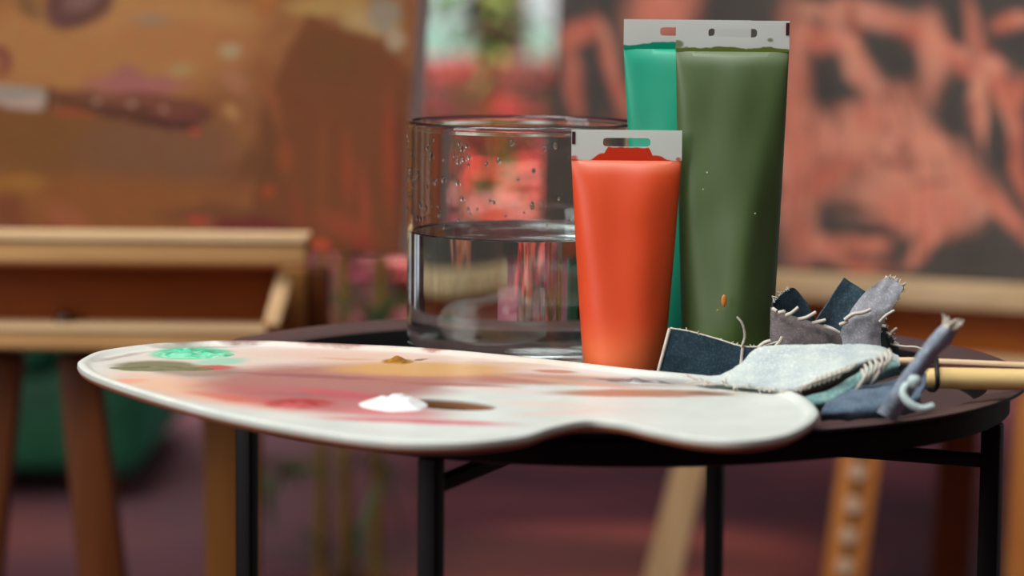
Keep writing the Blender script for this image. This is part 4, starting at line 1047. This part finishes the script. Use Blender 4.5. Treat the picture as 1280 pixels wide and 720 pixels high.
items = [
 cr_(800, -20, 860, 20, 60, 0), cr_(700, 60, 745, 30, 14, 1), cr_(712, 60, 722, 150, 12, 1, 0.5, 0.7), cr_(745, 30, 790, 150, 11, 1, 0.5, 0.8), cr_(760, 150, 850, 200, 20, 4, 0.5, 0.6),
 cr_(990, 20, 1000, 340, 24, 0), cr_(990, 40, 1060, 60, 14, 1), cr_(1010, 10, 1150, 30, 16, 2, 0.6, 0.8), cr_(1040, 30, 1090, 120, 14, 2), cr_(1000, 190, 1150, 120, 26, 0),
 cr_(1010, 150, 1210, 240, 26, 2), cr_(1080, 100, 1220, 230, 22, 2), cr_(1120, 30, 1250, 110, 16, 1), cr_(1160, 20, 1170, 120, 16, 2, 0.6, 0.8), cr_(1215, 0, 1225, 160, 10, 0), cr_(1230, 60, 1280, 200, 12, 1),
 cr_(1050, 240, 1230, 240, 34, 2), cr_(1100, 260, 1210, 270, 30, 0), cr_(1200, 210, 1290, 300, 13, 0), cr_(990, 240, 1080, 200, 20, 1), cr_(1130, 335, 1190, 270, 10, 0), cr_(1000, 300, 1070, 320, 14, 1), cr_(1060, 300, 1110, 310, 12, 0, 0.6),
 cr_(1250, 130, 1290, 100, 14, 1), cr_(1240, 30, 1290, 20, 12, 1), cr_(1180, 60, 1260, 90, 8, 2), cr_(1260, 180, 1290, 260, 8, 1), cr_(1100, 170, 1200, 180, 14, 2), cr_(1320, 40, 1420, 200, 30, 0), cr_(1050, 335, 1110, 333, 7, 1), cr_(1225, 80, 1228, 190, 5, 2, 0.5),
 cr_(1015, 70, 1045, 150, 11, 3, 0.5, 0.8), cr_(1180, 100, 1195, 190, 9, 3, 0.6, 0.7), cr_(1100, 60, 1130, 90, 10, 3, 0.6, 0.6), cr_(1030, 260, 1100, 262, 6, 3, 0.6, 0.7), cr_(1070, 290, 1120, 285, 8, 3, 0.5, 0.8), cr_(1250, 150, 1262, 230, 6, 3, 0.5, 0.8), cr_(1090, 200, 1140, 205, 4, 4, 0.5, 0.7), cr_(1140, 230, 1190, 225, 4, 4, 0.5, 0.7), cr_(1060, 0, 1070, 60, 6, 4, 0.5, 0.8), cr_(1190, 10, 1200, 60, 8, 3, 0.6, 0.7),
]
m, t, b = mat('coral_grey_canvas')
uvn = node(t, 'UVMap', uv_map='canvas'); vec = uvn.outputs[0]
n0 = noise_tex(t, vec, 14, 4, 0.6)
base = ramp(t, n0.outputs[0], [(0.3, srgb(80, 74, 70)), (0.7, srgb(92, 86, 80))])
col = blobs(t, base, vec, items, 0.03, 16.0)
mpv = node(t, 'Mapping'); t.links.new(vec, mpv.inputs[0]); mpv.inputs['Scale'].default_value = (1, 0.28, 1); mpv.inputs['Rotation'].default_value = (0, 0, 0.25)
st1 = noise_tex(t, mpv.outputs[0], 38, 4, 0.6, 1.2); st2 = noise_tex(t, mpv.outputs[0], 24, 3, 0.6, 2.0)
sepc = node(t, 'SeparateColor'); t.links.new(col, sepc.inputs[0]); isc = maprange(t, sepc.outputs[0], 0.12, 0.5)
def mul(a_v, b_v):
    q_ = node(t, 'Math', operation='MULTIPLY'); t.links.new(a_v, q_.inputs[0]); t.links.new(b_v, q_.inputs[1]); return q_.outputs[0]
col = mixc(t, mul(maprange(t, st1.outputs[0], 0.52, 0.66, 0, 0.55), isc), col, S_(242, 170, 140))
col = mixc(t, mul(maprange(t, st2.outputs[0], 0.54, 0.68, 0, 0.6), isc), col, S_(140, 88, 76))
fn = noise_tex(t, vec, 60, 4, 0.7); col = mixc(t, 0.15, col, fn.outputs['Color'], 'OVERLAY')
t.links.new(col, b.inputs['Base Color']); b.inputs['Roughness'].default_value = 0.8; b.inputs['Specular IOR Level'].default_value = 0.2
bs = tuple((f0[0] + f0[1]) / 2)
tag(obj('painting', bm, [m, plain('dark_canvas_edge', srgb(86, 78, 74), 0.8)], origin=bs, smooth=0), 'large grey canvas brushed with coral strokes on the right easel', 'painting')

# ------------------------------------------------------------------ green velvet armchair behind the left easel
m, t, b = mat('green_velvet')
v = coords(t); n = noise_tex(t, v, 9, 3)
t.links.new(ramp(t, n.outputs[0], [(0.35, srgb(2, 60, 36)), (0.65, srgb(8, 90, 54))]), b.inputs['Base Color'])
b.inputs['Roughness'].default_value = 0.7; b.inputs['Sheen Weight'].default_value = 0.6; b.inputs['Sheen Tint'].default_value = (0.1, 0.6, 0.4, 1); VELVET = m
AX = at(190, 600, 2.35).x; ax0 = AX - 0.66; ay = 2.30
chair = empty('armchair', ((ax0 + AX) / 2, ay + 0.3, 0), 'dark green velvet armchair on the floor behind the left easel', 'armchair')
def rbox(lo, hi, r): return box_bm(lo, hi, r)
bm = box_bm((ax0 + 0.02, ay + 0.03, 0.045), (AX - 0.02, ay + 0.58, 0.19), 0.03); obj('seat_base', bm, VELVET, chair)
bm = box_bm((ax0 + 0.12, ay - 0.01, 0.185), (AX - 0.12, ay + 0.46, 0.30), 0.045); obj('seat_cushion', bm, VELVET, chair)
for s in (0, 1):
    x0 = ax0 if s == 0 else AX - 0.125
    bm = box_bm((x0, ay, 0.035), (x0 + 0.125, ay + 0.60, 0.40), 0.055); obj('armrest', bm, VELVET, chair)
bm = box_bm((ax0 + 0.05, ay + 0.46, 0.1), (AX - 0.05, ay + 0.64, 0.62), 0.07); obj('backrest', bm, VELVET, chair)
for sx_ in (0.06, 0.60):
    for sy_ in (0.06, 0.54):
        bm = bmesh.new(); lathe(bm, [(0, 0), (0.014, 0), (0.02, 0.05), (0, 0.05)], ax0 + sx_, ay + sy_, 20); obj('leg', bm, WOOD_BROWN_Z, chair)

# ------------------------------------------------------------------ potted bamboo and flowering shrubs
def leafmat(name, c1, c2):
    m, t, b = mat(name); v = coords(t); n = noise_tex(t, v, 14, 3)
    t.links.new(ramp(t, n.outputs[0], [(0.35, c1), (0.65, c2)]), b.inputs['Base Color']); b.inputs['Roughness'].default_value = 0.5
    return m
LEAF = leafmat('dark_leaf', srgb(26, 52, 26), srgb(64, 92, 40)); LEAF2 = leafmat('yellow_green_leaf', srgb(70, 92, 36), srgb(120, 130, 60))
CANE = leafmat('bamboo_cane', srgb(120, 88, 26), srgb(148, 118, 44))
POT = plain('terracotta', srgb(120, 70, 52), 0.8)
def leaf(bm, base, d, L, w, mi=0):
    d = Vector(d).normalized(); s = d.cross(Vector((0, 0, 1)))
    s = s.normalized() if s.length > 1e-3 else Vector((1, 0, 0)); n = s.cross(d).normalized()
    P = []
    for k, ww in ((0, 0.1), (0.2, 0.75), (0.45, 1), (0.75, 0.6), (1, 0.03)):
        c = base + d * L * k - Vector((0, 0, 1)) * L * 0.35 * k * k
        P.append((c - s * w * ww / 2 + n * w * 0.12, c, c + s * w * ww / 2 + n * w * 0.12))
    V_ = [[bm.verts.new(q) for q in row] for row in P]
    for i in range(4):
        for j in range(2):
            f = bm.faces.new((V_[i][j], V_[i + 1][j], V_[i + 1][j + 1], V_[i][j + 1])); f.material_index = mi
def pot(parent, cx, cy, r, h, name='pot'):
    bm = bmesh.new(); lathe(bm, [(0, 0), (r * 0.72, 0), (r, h * 0.86), (r * 1.08, h * 0.86), (r * 1.08, h), (r * 0.95, h), (r * 0.9, h * 0.9), (0, h * 0.88)], cx, cy, 40)
    obj(name, bm, POT, parent, smooth=30)
rl = random.Random(5)
def foliage_at(bm, px, py, rp, n, Y, L, w, dy=0.06):
    for k in range(n):
        q = at(px + rl.uniform(-rp, rp), py + rl.uniform(-rp, rp) * 0.8, Y + rl.uniform(-dy, dy))
        leaf(bm, q, (rl.uniform(-1, 1), rl.uniform(-1, 0.4), rl.uniform(-0.4, 0.9)), rl.uniform(0.7, 1.2) * L, w, rl.choice((0, 0, 1)))
def bamboo(label, canes, Y, top, leaf_zones):
    cx = sum(c[0] for c in canes) / len(canes); X = at(cx, 700, Y).x
    r = empty('potted_bamboo', (X, Y, 0), label, 'potted plant')
    pot(r, X, Y, 0.075, 0.07); lines = []
    for (px, lp) in canes:
        a = at(px, 700, Y); b7 = at(px + lp, 400, Y); dd = (b7 - a) / (b7.z - a.z)
        bm = bmesh.new(); p0 = a + dd * (0.055 - a.z); pts = []; rad = []
        yo = rl.uniform(-0.04, 0.04)
        for k in range(25):
            pts.append(p0 + Vector((0, yo, 0)) + dd * (top - 0.055) * k / 24); rad.append(0.0072 * (1.14 if k % 4 == 0 else 1.0) * (1 - 0.3 * k / 24))
        lines.append(pts); tube(bm, pts, 0.007, 12, radii=rad); obj('cane', bm, CANE, r, smooth=50)
    bm = bmesh.new()
    for (px, py, rp, n) in leaf_zones:
        foliage_at(bm, px, py, rp, n, Y, 0.07, 0.012)
        q = at(px, py, Y); near = min((p for L_ in lines for p in L_ if p.z < q.z + 0.01), key=lambda p: (p - q).length, default=lines[0][0])
        tw = bmesh.new(); tube(tw, [near, near.lerp(q, 0.5) + Vector((0, 0, 0.01)), q], 0.0025, 6, 0.0012); obj('twig', tw, CANE, r)
    obj('foliage', bm, [LEAF, LEAF2], r, smooth=0)
bamboo('potted bamboo with yellow green canes behind the table', [(400, 3), (431, -4), (468, 6)], 1.5, 0.62, [(350, 585, 25, 12), (420, 380, 22, 12), (495, 385, 24, 12), (455, 580, 26, 8), (430, 712, 26, 10)])
PY = 4.15
pb = at(600, 300, PY)
tp_ = empty('leafy_plant', (pb.x, PY, 0), 'tall dark leafy plant in a pot seen above the glass jar', 'potted plant')
pot(tp_, pb.x, PY, 0.10, 0.16)
bm = bmesh.new()
for (px, py, rp, n) in ((618, 12, 36, 40), (632, 58, 20, 16), (548, 4, 18, 7), (618, 228, 28, 26), (600, -60, 60, 40)):
    foliage_at(bm, px, py, rp, n, PY, 0.10, 0.026); q = at(px, py, PY)
    tw = bmesh.new(); tube(tw, catmull([(pb.x, PY, 0.14), (pb.x + (q.x - pb.x) * 0.3, PY, 0.14 + (q.z - 0.14) * 0.5), q], 6), 0.006, 8, 0.003); obj('stem', tw, WOOD_BROWN_Z, tp_)
obj('foliage', bm, [LEAF, LEAF2], tp_, smooth=0)

def shrub(label, px, Y, hgt, rad, nb, cols, nleaf=120, group=None, seed=1, zlo=0.5):
    rg = random.Random(seed); X = at(px, 200, Y).x
    r = empty('flowering_shrub', (X, Y, 0), label, 'flowering plant', group)
    pot(r, X, Y, rad * 0.6, hgt * 0.35)
    bm = bmesh.new()
    for k in range(7):
        a = rg.uniform(0, 2 * PI); e_ = Vector((X + rad * 0.7 * math.cos(a), Y + rad * 0.7 * math.sin(a), hgt * 0.9)); s0 = Vector((X, Y, hgt * 0.3))
        tube(bm, [s0, s0.lerp(e_, 0.5) + Vector((0, 0, 0.02)), e_], 0.005, 6, 0.003)
    obj('stems', bm, WOOD_BROWN_Z, r)
    bm = bmesh.new()
    for k in range(nleaf):
        a = rg.uniform(0, 2 * PI); rr = rad * math.sqrt(rg.random()); zz = hgt * rg.uniform(0.38, 1.0)
        leaf(bm, Vector((X + rr * math.cos(a), Y + rr * math.sin(a), zz)), (math.cos(a), math.sin(a), rg.uniform(-0.3, 0.8)), 0.05, 0.022, 0)
    obj('foliage', bm, LEAF, r, smooth=0)
    bm = bmesh.new()
    for k in range(nb):
        a = rg.uniform(0, 2 * PI); rr = rad * (0.3 + 0.75 * rg.random()); zz = hgt * rg.uniform(zlo, 1.02)
        c0 = Vector((X + rr * math.cos(a), Y + rr * math.sin(a), zz)); mi = rg.randrange(len(cols))
        for j in range(7):
            aa = 2 * PI * j / 7; leaf(bm, c0, (math.cos(aa), math.sin(aa) , 0.55), 0.038, 0.03, mi)
    obj('blossoms', bm, cols, r, smooth=0)
CORAL = plain('coral_petals', srgb(240, 96, 84), 0.6, 0, 0.15, 20); PINK = plain('pink_petals', srgb(240, 160, 154), 0.6, 0, 0.15, 20); ROSE = plain('rose_petals', srgb(206, 92, 104), 0.6, 0, 0.2, 20)
shrub('coral flowering shrub in a pot by the left window', 560, 5.35, 0.50, 0.17, 40, [CORAL, CORAL, PINK], 160, seed=3, zlo=0.9)
shrub('pink flowering shrub in a pot near the right window', 650, 5.75, 0.50, 0.18, 46, [PINK, PINK, CORAL], 160, seed=4, zlo=0.88)
shrub('rose flowering shrub in a pot below the still life painting', 462, 3.0, 0.32, 0.15, 60, [ROSE, CORAL, PINK], 70, seed=8, zlo=0.4)
shrub('low coral flowering shrub standing in front of the other shrubs', 598, 4.6, 0.44, 0.19, 60, [CORAL, CORAL, ROSE], 100, seed=12, zlo=0.55)
shrub('rose flowering shrub seen through the glass jar', 622, 3.6, 0.37, 0.17, 80, [CORAL, CORAL, PINK], 60, seed=15, zlo=0.45)
